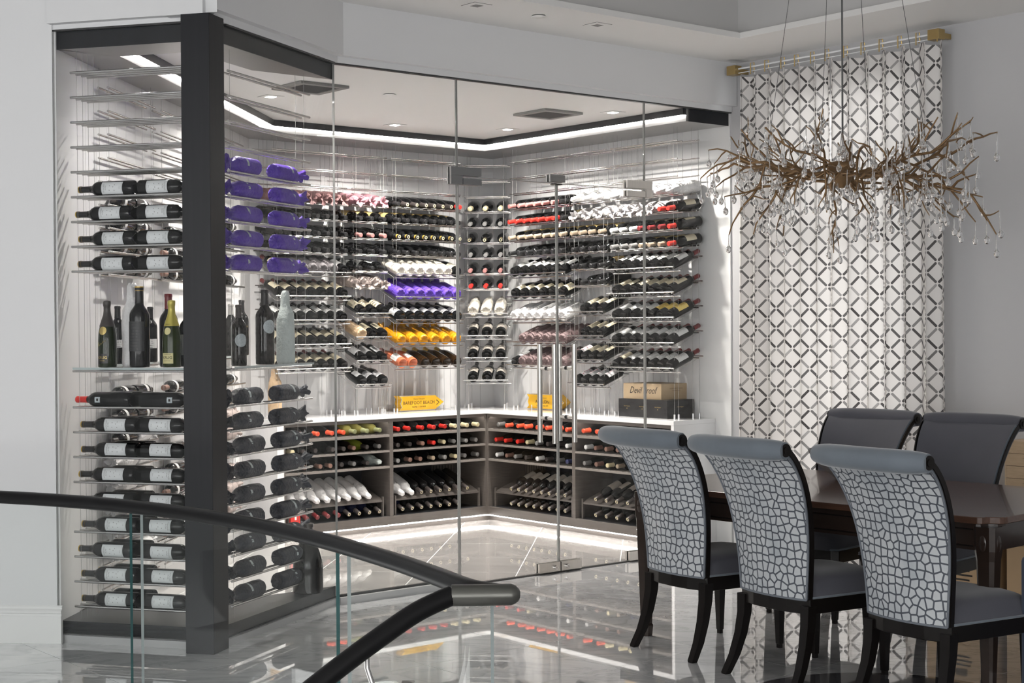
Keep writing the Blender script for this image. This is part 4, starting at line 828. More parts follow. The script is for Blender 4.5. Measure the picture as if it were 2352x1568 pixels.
def cab_rows(fr, x0, x1, rows, lower, upper, cabn):
    grp = 'bottles in the ' + cabn
    for (z, row, rn) in rows:
        k = len(row)
        for j, (g_, f_, d_) in enumerate(row):
            if g_ is None: continue
            x = x0 + 0.03 + (x1 - x0 - 0.06) * (j + 0.5) / k + rnd.uniform(-0.008, 0.008); yb = -D + 0.012 + 0.298 + rnd.uniform(0.0, 0.02)
            mw = BM(fr, (x, yb, z + 0.044), (rnd.uniform(-0.04, 0.04), -1, -0.045), (0, 0, 1))
            lab = '%s, %s from left, %s shelf, %s' % (d_, ORD[j], rn, cabn)
            if f_ == 'WRAP': wrapped(mw, g_, lab, grp, 'plain', j)
            else: bottle('bordeaux' if (j + len(rn)) % 3 else 'burgundy', mw, g_, f_, None, lab, grp)
    for (zt, row, rn) in ((0.272, upper, 'tilted upper'), (0.160, lower, 'tilted lower')):
        k = len(row); a = R(20)
        for j, (g_, f_, d_, l_) in enumerate(row):
            if g_ is None: continue
            x = x0 + 0.06 + (x1 - x0 - 0.12) * (j + 0.5) / k; ax = (rnd.uniform(-0.02, 0.02), -math.cos(a), -math.sin(a))
            pos = (x - ax[0] * 0.298, -D + 0.006 - ax[1] * 0.298, zt - ax[2] * 0.298)
            mw = BM(fr, pos, ax, (rnd.uniform(-0.5, 0.5), 0, 1)); lab = '%s, %s from left, %s rack, %s' % (d_, ORD[j], rn, cabn)
            if f_ == 'WRAP': wrapped(mw, g_, lab, grp, 'plain', j)
            else:
                STUFF.append((bmesh_part('bordeaux', 'glass'), mw, g_)); STUFF.append((bmesh_part('bordeaux', 'foil'), mw, f_))
                if f_ in ('fo_gold', 'fo_dark', 'fo_grey'): STUFF.append((bmesh_part('bordeaux', 'cork'), mw, 'fo_cream' if f_ != 'fo_grey' else 'fo_tan'))
                if l_: STUFF.append((bmesh_part('bordeaux', 'label'), mw, l_))
cr_ = ('gl_black', 'fo_red', 'red-foiled bottle'); co_ = ('gl_black', 'fo_orange', 'orange-red-foiled bottle'); cc_ = ('gl_black', 'fo_cream', 'cream-foiled bottle'); cd_ = ('gl_black', 'fo_dark', 'dark-foiled bottle'); cg_ = ('gl_black', 'fo_grey', 'grey-foiled bottle'); cw_ = ('gl_black', 'fo_white', 'white-foiled bottle'); cv_ = ('gl_white', 'fo_olive', 'yellow-green glass bottle with olive foil'); cl_ = ('gl_lime', 'fo_dark', 'lime green glass bottle'); cn_ = ('gl_black', 'fo_navy', 'blue-foiled bottle'); ct_ = ('gl_black', 'fo_tan', 'tan-foiled bottle'); cp_ = ('wr_pale', 'WRAP', 'pale paper-wrapped bottle'); cz_ = ('gl_black', 'fo_brown', 'brown-foiled bottle'); no_ = (None, None, None)
dk = ('gl_black', 'fo_dark', 'dark-foiled bottle', None); gd = ('gl_black', 'fo_dark', 'gold-ended black bottle', None); wt = ('wr_white', 'WRAP', 'white tissue-wrapped bottle', None); nv = ('gl_navy', 'fo_dark', 'blue-black bottle', 'lab_black'); gy = ('gl_black', 'fo_dark', 'grey-ended black bottle', 'lab_taupe'); mr = ('gl_black', 'fo_maroon', 'maroon-foiled bottle with cream label', 'lab_cream'); n4 = (None,) * 4
cab_rows(FL, XL[0], XL[1], [(0.716, [no_, co_, co_, co_, co_, cv_, cv_, cv_], 'top'), (0.600, [cc_, cd_, cd_, cd_, cd_, cz_, cl_, cg_], 'second'), (0.486, [no_, cz_, cz_, cz_, cd_, cg_, cd_, cp_], 'third')], [n4, mr, mr, mr, mr, nv, nv, nv, gd], [wt] * 8 + [n4], 'leftmost cabinet')
cab_rows(FL, XL[1], XL[2], [(0.716, [cr_] * 5 + [cc_] * 3, 'top'), (0.600, [cd_, cd_, cz_, cr_, cc_, cg_, cg_, cg_], 'second'), (0.486, [cg_, cz_, cz_, ct_, cg_, cc_, cg_, cg_], 'third')], [nv, dk, dk, gd, gd, gd, gd, n4, n4], [wt, wt, gd, gd, dk, gd, gd, gd, n4], 'cabinet left of corner')
cab_rows(FR, XR[0], XR[1], [(0.716, [cg_] + [co_] * 7, 'top'), (0.600, [cr_, cr_, cr_, cc_, cg_, cd_, cd_, cw_], 'second'), (0.486, [cw_, cz_, cg_, cd_, cw_, cd_, cg_, cn_], 'third')], [n4, n4] + [gy] * 8, [n4, n4] + [gy] * 8, 'cabinet right of corner')
cab_rows(FR, XR[1], XR[2], [(0.716, [co_, co_, cc_, cc_, cc_, no_, no_, no_], 'top'), (0.600, [cw_, cz_, cz_, cz_, cd_, no_, no_, no_], 'second'), (0.486, [cg_, cz_, cc_, ct_, cn_, no_, no_, no_], 'third')], [n4] + [gy] * 5 + [n4] * 2, [n4] + [gy] * 5 + [n4] * 2, 'cabinet behind chair')
def join_stuff(name, items, label, cat):
    mats = sorted({m_ for _, _, m_ in items}); v, f, mi = [], [], []
    for me, mw, m_ in items:
        b = len(v); v += [tuple(mw @ q.co) for q in me.vertices]
        for p in me.polygons: f.append(tuple(b + i for i in p.vertices)); mi.append(mats.index(m_))
    me = bpy.data.meshes.new(name); me.from_pydata(v, [], f)
    for m_ in mats: me.materials.append(MT[m_])
    me.polygons.foreach_set('material_index', mi); me.polygons.foreach_set('use_smooth', [True] * len(f)); me.set_sharp_from_angle(angle=R(50)); me.update()
    o = bpy.data.objects.new(name, me); C.objects.link(o); return tag(o, label, cat, None, 'stuff')
join_stuff('cellared_bottles', STUFF, 'dark bottles lying neck down in the lowest cabinet racks', 'wine bottles')
# ------------------------------------------------------------------ things on the counter
def arrow_tin(fr, x0, w, o_, lines, label, rot=0.0):
    h = 0.115; dp = 0.075
    t_ = thing('arrow_tin', label, 'tin', fr @ T(x0, -o_, CZ) @ RZ(rot), 'yellow arrow-shaped tins on the counter')
    def outl(e): return [(0.0 + e, 0.004 + e), (w * 0.80, 0.004 + e), (w - e, h / 2 + 0.002), (w * 0.80, h - e), (0.0 + e, h - e), (0.022 + e, h * 0.78), (0.010 + e, h * 0.5), (0.022 + e, h * 0.26)]
    def slab(e, y0, y1): return G().prism(outl(e), y0, y1).xf(Matrix(((1, 0, 0, 0), (0, 0, -1, 0), (0, 1, 0, 0), (0, 0, 0, 1))))
    mk('body', slab(0.0, 0.0, dp).xf(T(0, dp, 0)).mesh('body', bevel=0.002), 'tin_yellow', t_)
    mk('rim', slab(-0.002, 0.0, 0.004).xf(T(0, 0.0, 0)), 'tin_rim', t_); mk('face', slab(0.003, 0.0, 0.003).xf(T(0, -0.003, 0)), 'tin_yellow', t_)
    for s_, sz, z, mat in lines:
        g_ = text_geo(s_, sz).xf(Matrix(((1, 0, 0, w * 0.43), (0, 0, 1, -0.0068), (0, 1, 0, z), (0, 0, 0, 1)))); mk('lettering', g_, mat, t_)
    mk('arrow_mark', G().tube([(w * 0.83, -0.0065, h * 0.66), (w * 0.89, -0.0065, h * 0.5), (w * 0.83, -0.0065, h * 0.36)], 0.003, 6), 'ink', t_)
arrow_tin(FL, -1.045, 0.415, 0.155, [('BAREFOOT BEACH', 0.035, 0.060, 'ink'), ('REIMS - 7 339 KM', 0.017, 0.030, 'ink'), ('Veuve Clicquot', 0.017, 0.090, 'ink_brown')], 'yellow arrow tin lettered BAREFOOT BEACH on back counter')
arrow_tin(FR, 0.555, 0.40, 0.125, [('AVALON', 0.038, 0.058, 'ink'), ('REIMS - 6 066 KM', 0.017, 0.028, 'ink'), ('Veuve Clicquot', 0.015, 0.088, 'ink_brown')], 'yellow arrow tin lettered AVALON behind the door pulls', 0.06)
t_ = thing('gift_box', 'long black presentation box with small gold marks on counter', 'box', FR @ T(1.735, -0.285, CZ))
mk('box_body', G().box(0, 0.475, 0, 0.265, 0, 0.125).mesh('box_body', bevel=0.002), 'black_box', t_)
for x in (0.085, 0.235, 0.385):
    mk('gold_mark', text_geo('Dom Perignon', 0.010, italic=0.2).xf(Matrix(((1, 0, 0, x), (0, 0, 1, -0.0006), (0, 1, 0, 0.075), (0, 0, 0, 1)))).box(x - 0.003, x + 0.003, -0.0008, -0.0002, 0.056, 0.062), 'ink_gold', t_)
mk('gold_mark', text_geo('Dom Perignon', 0.010, italic=0.2).xf(Matrix(((0, 0, 1, 0.4756), (1, 0, 0, 0.13), (0, 1, 0, 0.078), (0, 0, 0, 1)))), 'ink_gold', t_)
t_ = thing('wine_carton', 'tan carton lettered Devil Proof on top of the black box', 'box', FR @ T(1.775, -0.275, CZ + 0.1256) @ RZ(0.03))
mk('box_body', G().box(0, 0.36, 0, 0.262, 0, 0.108).mesh('box_body', bevel=0.0015), 'carton_kraft', t_); mk('lid_seam', G().box(-0.0004, 0.3604, 0.128, 0.133, 0.1079, 0.1084), 'ink_brown', t_)
mk('lettering', text_geo('Devil Proof', 0.066, italic=0.35, xs=0.82).xf(Matrix(((1, 0, 0, 0.185), (0, 0, 1, -0.0006), (0, 1, 0, 0.060), (0, 0, 0, 1)))), 'ink', t_)
mk('lettering', text_geo('GOVERNMENT WARNING', 0.011).xf(Matrix(((0, 0, 1, 0.3606), (1, 0, 0, 0.15), (0, 1, 0, 0.075), (0, 0, 0, 1)))).join(text_geo('CONTAINS SULFITES', 0.009).xf(Matrix(((0, 0, 1, 0.3606), (1, 0, 0, 0.15), (0, 1, 0, 0.060), (0, 0, 0, 1))))), 'ink_brown', t_)
wrapped(FL @ BM(I4, (-D - 1.765, -0.235, CZ), (0, 0, 1), (0, -1, 0), 1.14), 'wr_kraft', 'tan paper-wrapped bottle standing on left end of counter', 'bottles standing on the counter', 'stand', 1)
t_ = thing('red_carton', 'small red carton among the lowest bottles at left', 'box', FL @ T(-D - 1.74, -D - 0.0, 0.12)); mk('box_body', G().box(0, 0.075, 0.006, 0.07, 0, 0.085).mesh('box_body', bevel=0.001), 'fo_red', t_); mk('white_mark', G().box(0.03, 0.045, 0.0052, 0.0058, 0.04, 0.07), 'fo_white', t_)
# ------------------------------------------------------------------ ceiling fittings
def downlight(x, y, z, a, label, on=True, grp='recessed square downlights', en=235):
    t_ = thing('recessed_downlight', label, 'downlight', T(x, y, z) @ RZ(a), grp)
    s_ = 0.058
    mk('trim_plate', G().box(-s_, s_, -s_, s_, -0.0035, 0.0008).mesh('trim_plate', bevel=0.001), 'wine_ceiling' if on else 'ceil_paint', t_)
    g_ = G()
    for k in range(4): g_.join(G().box(-s_ - 0.003, s_ + 0.003, -s_ - 0.003, -s_, -0.001, 0.0006).xf(RZ(k * math.pi / 2)))
    mk('shadow_gap', g_, 'vent_dark' if not on else 'vent', t_)
    mk('aperture', G().box(-0.026, 0.026, -0.026, 0.026, -0.0045, -0.0036), 'downlight' if on else 'vent', t_)
    if on:
        ld = bpy.data.lights.new('downlight_lamp', 'SPOT'); ld.energy = en; ld.spot_size = R(150); ld.spot_blend = 1.0; ld.shadow_soft_size = 0.03; ld.color = (1.0, 0.95, 0.88)
        lo = bpy.data.objects.new('lamp', ld); C.objects.link(lo); lo.parent = t_; lo.matrix_basis = T(0, 0, -0.012)
wz = BEAM1 + 0.001
for x, y, lb in ((-1.473, 9.31, 'lit square downlight nearest the left vent in wine room'), (-0.814, 10.654, 'lit square downlight over the back-wall racks'), (-0.021, 10.93, 'lit square downlight nearest the inner ceiling corner'), (0.683, 10.093, 'lit square downlight beside the right ceiling vent')): downlight(x, y, wz, TH, lb)
downlight(-1.40, 7.86, wz, TH, 'added square downlight, unseen, brightening the front racks', en=90)  # added lamp, out of view, to lift the dim front racks and side wall
downlight(-0.18, 8.231, CEIL, TH, 'unlit square downlight on outer ceiling, left one', False, 'unlit downlights of the outer ceiling'); downlight(0.507, 8.789, CEIL, TH, 'unlit square downlight on outer ceiling, right one', False, 'unlit downlights of the outer ceiling')
def vent(x, y, label):
    t_ = thing('ceiling_vent', label, 'vent', T(x, y, wz) @ RZ(TH), 'square ceiling vents of the wine room'); s_ = 0.165
    mk('backing', G().box(-s_ + 0.01, s_ - 0.01, -s_ + 0.01, s_ - 0.01, -0.004, -0.0006), 'vent_dark', t_)
    g_ = G()
    for k in range(4): g_.join(G().prism([(-s_, -s_), (s_, -s_), (s_ - 0.04, -s_ + 0.04), (-s_ + 0.04, -s_ + 0.04)], -0.016, -0.002).xf(RZ(k * math.pi / 2)))
    mk('frame', g_, 'vent', t_)
    for i in range(14):
        y_ = -s_ + 0.045 + i * (2 * s_ - 0.09) / 13; mk('slat', slat_me, 'vent_slat', t_, T(0, y_, -0.009))
slat_me = G().box(-0.124, 0.124, -0.005, 0.005, -0.002, 0.002).xf(RX(0.6)).mesh('slat')
vent(-1.18, 8.935, 'grey louvred ceiling vent beside the front racks'); vent(0.25, 10.11, 'grey louvred ceiling vent above the glass doors')
for x, y, z, m_, lb in ((0.161, 8.519, CEIL, 'ceil_paint', 'flat round sprinkler cover between two unlit downlights'), (-0.738, 9.253, wz, 'wine_ceiling', 'flat round sprinkler cover on wine room ceiling')):
    t_ = thing('sprinkler_cover', lb, 'sprinkler', T(x, y, z), 'round sprinkler covers'); mk('cover', G().lathe([(0.0, -0.009), (0.040, -0.009), (0.042, -0.0075), (0.042, -0.0045), (0.0, -0.0045)], 24).mesh('cover', smooth=40), m_, t_); mk('gap_ring', G().lathe([(0.0, -0.0045), (0.036, -0.0044), (0.036, 0.0005), (0.0, 0.0005)], 24), 'vent_dark', t_)
# ------------------------------------------------------------------ dining chairs
BACK = [(-0.225, 0.365), (-0.227, 0.46), (-0.232, 0.56), (-0.245, 0.66), (-0.266, 0.75), (-0.296, 0.83), (-0.335, 0.90), (-0.380, 0.955), (-0.420, 0.985)]
def catmull(p, n):
    out = []; q = [p[0]] + list(p) + [p[-1]]
    for i in range(1, len(q) - 2):
        for k in range(n):
            t = k / n; a, b, c, d_ = [Vector(x) for x in q[i - 1:i + 3]]
            out.append(0.5 * ((2 * b) + (c - a) * t + (2 * a - 5 * b + 4 * c - d_) * t * t + (3 * b - a - 3 * c + d_) * t ** 3))
    out.append(Vector(p[-1])); return out
def chair_meshes():
    pr = catmull(BACK, 3); n = len(pr) - 1
    al = [0.0]
    for i in range(n): al.append(al[-1] + (pr[i + 1] - pr[i]).length)
    def at(v):
        x = v * n; i = min(int(x), n - 1); return pr[i].lerp(pr[i + 1], x - i), al[i] + (al[i + 1] - al[i]) * (x - i), (pr[min(i + 1, n)] - pr[i]).normalized()
    hw = lambda z: 0.196 + 0.072 * ((z - 0.365) / 0.62) ** 1.3
    def rear(a, v, offs=0.0, inset=0.0):
        p, s_, t_ = at(v); x = (2 * a - 1); w = hw(p.y) - inset; bul = 0.034 * (1 - x * x)
        nx = Vector((t_.y, -t_.x))            # (y,z) normal pointing forward
        return Vector((x * w, p.x - bul + nx.x * offs, p.y + nx.y * offs))
    def uvr(a, v): p, s_, t_ = at(v); return ((2 * a - 1) * hw(p.y) + 0.5, s_ + 0.1)
    M_ = {}
    M_['rear'] = G().grid(lambda a, v: rear(1 - a, v), 16, 26, lambda a, v: uvr(1 - a, v)).mesh('back_panel', smooth=60)
    M_['inner'] = G().grid(lambda a, v: rear(a, v, 0.028, 0.008), 14, 24).mesh('inner_back', smooth=60)
    side = G()
    for sg in (0.0, 1.0): side.grid(lambda a, v, sg=sg: rear(sg, v, 0.028 * (a if sg else 1 - a), 0.008 * (a if sg else 1 - a)), 2, 24)
    M_['edge'] = side.mesh('back_edge', smooth=60)
    top = rear(0.5, 1.0)
    roll = G()
    pts_, rr = [], []
    for k in range(17):
        x = 2 * k / 16 - 1; p = rear(k / 16, 1.0, 0.022)
        pts_.append((x * (hw(0.985) + 0.006), p.y - 0.012, p.z - 0.010)); rr.append(0.0455 - 0.010 * abs(x) ** 6)
    roll.tube(pts_, rr, 18); M_['roll'] = roll.mesh('rolled_top', smooth=60)
    pip = G()
    for sg in (0.0, 1.0): pip.tube([rear(sg, v / 20, -0.002) for v in range(20)], 0.0045, 6)
    pip.tube([rear(a / 12, 0.0, -0.002) for a in range(13)], 0.0045, 6); M_['piping'] = pip.mesh('piping', smooth=60)
    def post(sg):
        g = G(); ring = []
        for v in range(25):
            p = rear(1.0 if sg > 0 else 0.0, v / 24, 0.006); q = rear(1.0 if sg > 0 else 0.0, v / 24, 0.027, 0.0)
            b = len(g.v); w_ = 0.006 * sg
            p2 = Vector((p.x + 0.002 * sg, p.y, p.z)); q2 = Vector((p.x + 0.002 * sg, q.y, q.z))
            g.v += [tuple(p2), tuple(q2), tuple(q2 + Vector((w_, 0, 0))), tuple(p2 + Vector((w_, 0, 0)))]
            if v:
                for k in range(4): g.f.append((b - 4 + k, b - 4 + (k + 1) % 4, b + (k + 1) % 4, b + k))
        g.f.append((3, 2, 1, 0)); e = len(g.v); g.f.append((e - 4, e - 3, e - 2, e - 1))
        e = rear(1.0 if sg > 0 else 0.0, 1.0, 0.022); x0 = sg * (hw(0.985) + 0.002); g.tube([(x0, e.y - 0.010, e.z - 0.008), (x0 + sg * 0.008, e.y - 0.010, e.z - 0.008)], 0.027, 18)
        g.tube([(x0 + sg * 0.008, e.y - 0.010, e.z - 0.008), (x0 + sg * 0.012, e.y - 0.010, e.z - 0.008)], 0.014, 14)
        return g.mesh('back_post', smooth=45)
    M_['postL'] = post(-1); M_['postR'] = post(1)
    sx = lambda t: 0.205 + 0.035 * t
    out = [(-sx(0), -0.215), (-sx(1), 0.235), (-sx(1) + 0.03, 0.262), (0, 0.285), (sx(1) - 0.03, 0.262), (sx(1), 0.235), (sx(0), -0.215), (0.10, -0.245), (0, -0.252), (-0.10, -0.245)]
    M_['rail'] = G().prism(out, 0.305, 0.368).mesh('seat_rail', bevel=0.003)
    def seat(a, b):
        x = 2 * a - 1; y = 2 * b - 1; t = b
        X = x * (sx(t) - 0.004) * (1.0 - 0.05 * max(0, (abs(y) - 0.8)) * 5 * x * x); Y = -0.205 + 0.475 * b + 0.018 * (1 - x * x) * (1 if y > 0.5 else 0) * (y - 0.5) * 2
        e = max(0.0, (1 - abs(x) ** 5)) * max(0.0, (1 - abs(y) ** 5)); return (X, Y, 0.368 + 0.095 * e ** 0.45)
    M_['seat'] = G().grid(seat, 20, 20).mesh('seat_cushion', smooth=80)
    M_['seatpipe'] = G().tube([(-sx(0), -0.2, 0.372), (-sx(0.5), 0.02, 0.372), (-sx(1), 0.235, 0.372), (-sx(1) + 0.03, 0.264, 0.372), (0, 0.287, 0.372), (sx(1) - 0.03, 0.264, 0.372), (sx(1), 0.235, 0.372), (sx(0.5), 0.02, 0.372), (sx(0), -0.2, 0.372)], 0.005, 6).mesh('piping', smooth=60)
    def leg(pts_, ws):
        g = G()
        for k, ((x, y, z), w) in enumerate(zip(pts_, ws)):
            b = len(g.v); g.v += [(x - w, y - w, z), (x + w, y - w, z), (x + w, y + w, z), (x - w, y + w, z)]
            if k:
                for j in range(4): g.f.append((b - 4 + j, b - 4 + (j + 1) % 4, b + (j + 1) % 4, b + j))
        g.f = [f[::-1] for f in g.f]; g.f.append((0, 1, 2, 3)); e = len(g.v); g.f.append((e - 1, e - 2, e - 3, e - 4)); return g.mesh('leg', smooth=50)
    M_['legF'] = leg([(0, 0, 0.31), (0, 0, 0.16), (0, 0, 0.02), (0, 0, 0.018), (0, 0, 0.0)], [0.021, 0.017, 0.0125, 0.010, 0.010])
    M_['legRL'] = leg([(0.0, 0.0, 0.34), (0.0, -0.004, 0.26), (-0.003, -0.022, 0.17), (-0.009, -0.054, 0.08), (-0.016, -0.094, 0.008), (-0.017, -0.096, 0.0)], [0.024, 0.022, 0.020, 0.018, 0.016, 0.014])
    M_['legRR'] = leg([(0.0, 0.0, 0.34), (0.0, -0.004, 0.26), (0.003, -0.022, 0.17), (0.009, -0.054, 0.08), (0.016, -0.094, 0.008), (0.017, -0.096, 0.0)], [0.024, 0.022, 0.020, 0.018, 0.016, 0.014])
    return M_
CM = chair_meshes()
def chair(x, y, a, label, grp, top='velvet'):
    t_ = thing('dining_chair', label, 'chair', T(x, y, 0) @ RZ(a), grp)
    b_ = mk('backrest', CM['rear'], 'cell_fabric', t_); mk('inner_back', CM['inner'], 'velvet_inner', b_); mk('back_edge', CM['edge'], 'velvet', b_); mk('rolled_top', CM['roll'], top, b_); mk('piping', CM['piping'], 'piping', b_)
    mk('back_post', CM['postL'], 'chair_wood', t_); mk('back_post', CM['postR'], 'chair_wood', t_)
    mk('seat_rail', CM['rail'], 'chair_wood', t_); s_ = mk('seat', CM['seat'], 'velvet_inner', t_); mk('piping', CM['seatpipe'], 'velvet', s_)
    for sx in (-0.205, 0.205): mk('leg', CM['legF'], 'chair_wood', t_, T(sx, 0.225, 0))
    mk('leg', CM['legRL'], 'chair_wood', t_, T(-0.190, -0.210, 0)); mk('leg', CM['legRR'], 'chair_wood', t_, T(0.190, -0.210, 0))
CG = 'upholstered dining chairs round the table'
chair(0.930, 7.040, R(-56), 'cell-patterned blue-grey dining chair nearest the glass doors, back turned', CG)
chair(1.280, 6.482, R(-56), 'cell-patterned blue-grey dining chair in middle of near row, back turned', CG)
chair(1.692, 5.905, R(-56), 'cell-patterned blue-grey dining chair nearest the camera, back turned', CG)
chair(1.632, 7.850, R(132.7), 'slate velvet dining chair facing us beside the curtain, far side', CG, 'velvet_inner')
chair(2.036, 7.410, R(132.7), 'slate velvet dining chair facing us at right edge, far side', CG, 'velvet_inner')
# ------------------------------------------------------------------ dining table
t_ = thing('dining_table', 'dark polished wood dining table with notched corners', 'table', T(1.874, 5.878, 0) @ RZ(R(132.9)))
cn = [(0.10, 0.0), (0.078, -0.003), (0.062, -0.013), (0.056, -0.028), (0.046, -0.046), (0.028, -0.056), (0.013, -0.062), (0.003, -0.078), (0.0, -0.10)]
TLn, TW = 1.94, 1.165
outl = cn + [(x, -TW - y) for x, y in cn[::-1]] + [(TLn - x, -TW - y) for x, y in cn] + [(TLn - x, y) for x, y in cn[::-1]]
mk('table_top', G().prism(outl, 0.707, 0.735).mesh('table_top', bevel=0.003), 'mahogany', t_)
ins = [(TLn / 2 + (x - TLn / 2) * 0.978, -TW / 2 + (y + TW / 2) * 0.956) for x, y in outl]
mk('moulding', G().prism(ins, 0.695, 0.707), 'mahogany_dark', t_)
for nm_, b_ in (('near', (0.09, TLn - 0.09, -0.052, -0.030)), ('far', (0.09, TLn - 0.09, -TW + 0.030, -TW + 0.052)), ('e1', (0.030, 0.052, -TW + 0.09, -0.09)), ('e2', (TLn - 0.052, TLn - 0.030, -TW + 0.09, -0.09))):
    a_ = mk('apron', G().box(*b_, 0.600, 0.695), 'mahogany_dark', t_); x0, x1, y0, y1 = b_
    if nm_ == 'near': mk('bead', G().box(x0 + 0.02, x1 - 0.02, y1, y1 + 0.004, 0.613, 0.618).box(x0 + 0.02, x1 - 0.02, y1, y1 + 0.004, 0.679, 0.684), 'chair_wood', a_)
lg = G()
for k, (z, w) in enumerate([(0.695, 0.046), (0.60, 0.045), (0.56, 0.040), (0.30, 0.031), (0.06, 0.024), (0.05, 0.028), (0.0, 0.024)]):
    b = len(lg.v); c_ = w * 0.62
    ring = [(-w, -c_), (-c_, -w), (c_, -w), (w, -c_), (w, c_), (c_, w), (-c_, w), (-w, c_)]
    lg.v += [(x, y, z) for x, y in ring]
    if k:
        for j in range(8): lg.f.append((b - 8 + j, b + j, b + (j + 1) % 8, b - 8 + (j + 1) % 8))
lg.f.append(tuple(range(7, -1, -1))); e = len(lg.v); lg.f.append(tuple(range(e - 8, e))); lme = lg.mesh('leg')
med = G().lathe([(0.0, 0.004), (0.013, 0.003), (0.016, 0.0)], 20).xf(Matrix.Scale(2.0, 4, (0, 1, 0))).mesh('medallion', smooth=40)
for x in (0.062, TLn - 0.062):
    for y in (-0.062, -TW + 0.062):
        l_ = mk('leg', lme, 'mahogany_dark', t_, T(x, y, 0))
        mk('medallion', med, 'mahogany_dark', l_, T(0, 0.0455, 0.630) @ RX(-math.pi / 2)); mk('medallion', med, 'mahogany_dark', l_, T(-0.0455, 0, 0.630) @ RZ(math.pi / 2) @ RX(-math.pi / 2))
bw = G().lathe([(0.055, 0.0), (0.062, 0.012), (0.085, 0.035), (0.130, 0.075), (0.170, 0.125), (0.190, 0.175), (0.192, 0.185), (0.186, 0.185), (0.165, 0.125), (0.120, 0.080), (0.05, 0.03), (0.0, 0.025)], 56, lambda p, i, q: (p[0] * (1 + (0.018 * math.sin(28 * q) if i < 7 else 0)), p[1] * (1 + (0.018 * math.sin(28 * q) if i < 7 else 0)), p[2]))
tag(mk('ribbed_bowl', bw.xf(Matrix.Scale(0.80, 4, (0, 0, 1))).mesh('ribbed_bowl', smooth=80), 'bowl_grey', None, T(1.64, 7.40, 0.7352)), 'grey ribbed bowl on the dining table behind nearest chair', 'bowl')
t_ = thing('ottoman', 'dark blue upholstered ottoman cut off at right frame edge', 'ottoman', T(1.950, 5.82, 0) @ RZ(R(42.7)))
mk('cushion', G().box(0, 0.56, -0.44, 0, 0.04, 0.600).mesh('cushion', bevel=0.02, smooth=50), 'ottoman_blue', t_)
for x in (0.05, 0.51):
    for y in (-0.05, -0.39): mk('leg', G().box(x - 0.02, x + 0.02, y - 0.02, y + 0.02, 0, 0.042), 'chair_wood', t_)
struct('floor_disc', G().lathe([(0.0, 0.0008), (0.62, 0.0008), (0.625, -0.001)], 64), 'dark_disc', 'round dark glossy disc on the floor under the near chairs', 'floor', T(1.46, 5.86, 0))  # thin dark glossy disc lying just above the tiles
# ------------------------------------------------------------------ crates and cartons by the wall
def crate(b, o_, z, w, d_, h, label, txt):
    c_ = thing('wine_crate', label, 'crate', FR @ T(b, -o_ - d_, z), 'wooden wine crates')
    th = 0.012; hb = h / 2
    for k in range(2):
        mk('board', G().box(th, w - th, 0, th, k * hb + 0.001, (k + 1) * hb - 0.001).mesh('board', bevel=0.001), 'crate_wood', c_); mk('board', G().box(th, w - th, d_ - th, d_, k * hb + 0.001, (k + 1) * hb - 0.001), 'crate_wood', c_)
        for x in (0.0, w - th): mk('board', G().box(x, x + th, 0, d_, k * hb + 0.001, (k + 1) * hb - 0.001).mesh('board', bevel=0.001), 'crate_wood', c_)
    mk('lid', G().box(th, w - th, th, d_ - th, h - 0.010, h - 0.001), 'crate_wood', c_); mk('base_board', G().box(th, w - th, th, d_ - th, 0.001, 0.010), 'crate_wood', c_)
    mk('lettering', text_geo(txt, 0.034).xf(Matrix(((1, 0, 0, w * 0.37), (0, 0, 1, -0.0006), (0, 1, 0, h * 0.55), (0, 0, 0, 1)))).box(w * 0.2, w * 0.55, -0.0008, -0.0002, h * 0.33, h * 0.335), 'ink', c_)
def carton(b, o_, z, w, d_, h, label):
    c_ = thing('wine_carton', label, 'box', FR @ T(b, -o_ - d_, z), 'brown shipping cartons')
    mk('box_body', G().box(0, w, 0, d_, 0, h).mesh('box_body', bevel=0.002), 'carton', c_); mk('tape', G().box(0, w, d_ * 0.45, d_ * 0.55, h, h + 0.0006), 'carton_kraft', c_)
    g_ = G(); x = w * 0.42
    for k in range(14): ww = 0.0016 * (1 + (k * 7) % 3); g_.box(x, x + ww, -0.0008, -0.0002, h * 0.52, h * 0.66); x += ww + 0.0022
    for k in range(3): g_.box(w * 0.30, w * (0.62 + 0.04 * (k % 2)), -0.0008, -0.0002, h * (0.42 - 0.09 * k), h * (0.455 - 0.09 * k))
    mk('barcode_print', g_, 'ink', c_)
carton(4.33, 0.03, 0.0, 0.45, 0.33, 0.285, 'brown carton on floor by the wall, bottom of left stack'); carton(4.335, 0.03, 0.2862, 0.44, 0.33, 0.265, 'brown carton under the wall, top of left stack')
carton(4.84, 0.02, 0.0, 0.52, 0.34, 0.295, 'brown carton on floor under the wooden crates'); carton(4.84, 0.02, 0.2962, 0.52, 0.34, 0.295, 'brown carton directly beneath the wooden crates')
crate(4.83, 0.02, 0.5925, 0.54, 0.34, 0.134, 'lower pale wooden wine crate stacked at right edge', 'LOKOYA'); crate(4.83, 0.02, 0.7270, 0.54, 0.34, 0.134, 'topmost pale wooden wine crate at right edge', 'LOKOYA')
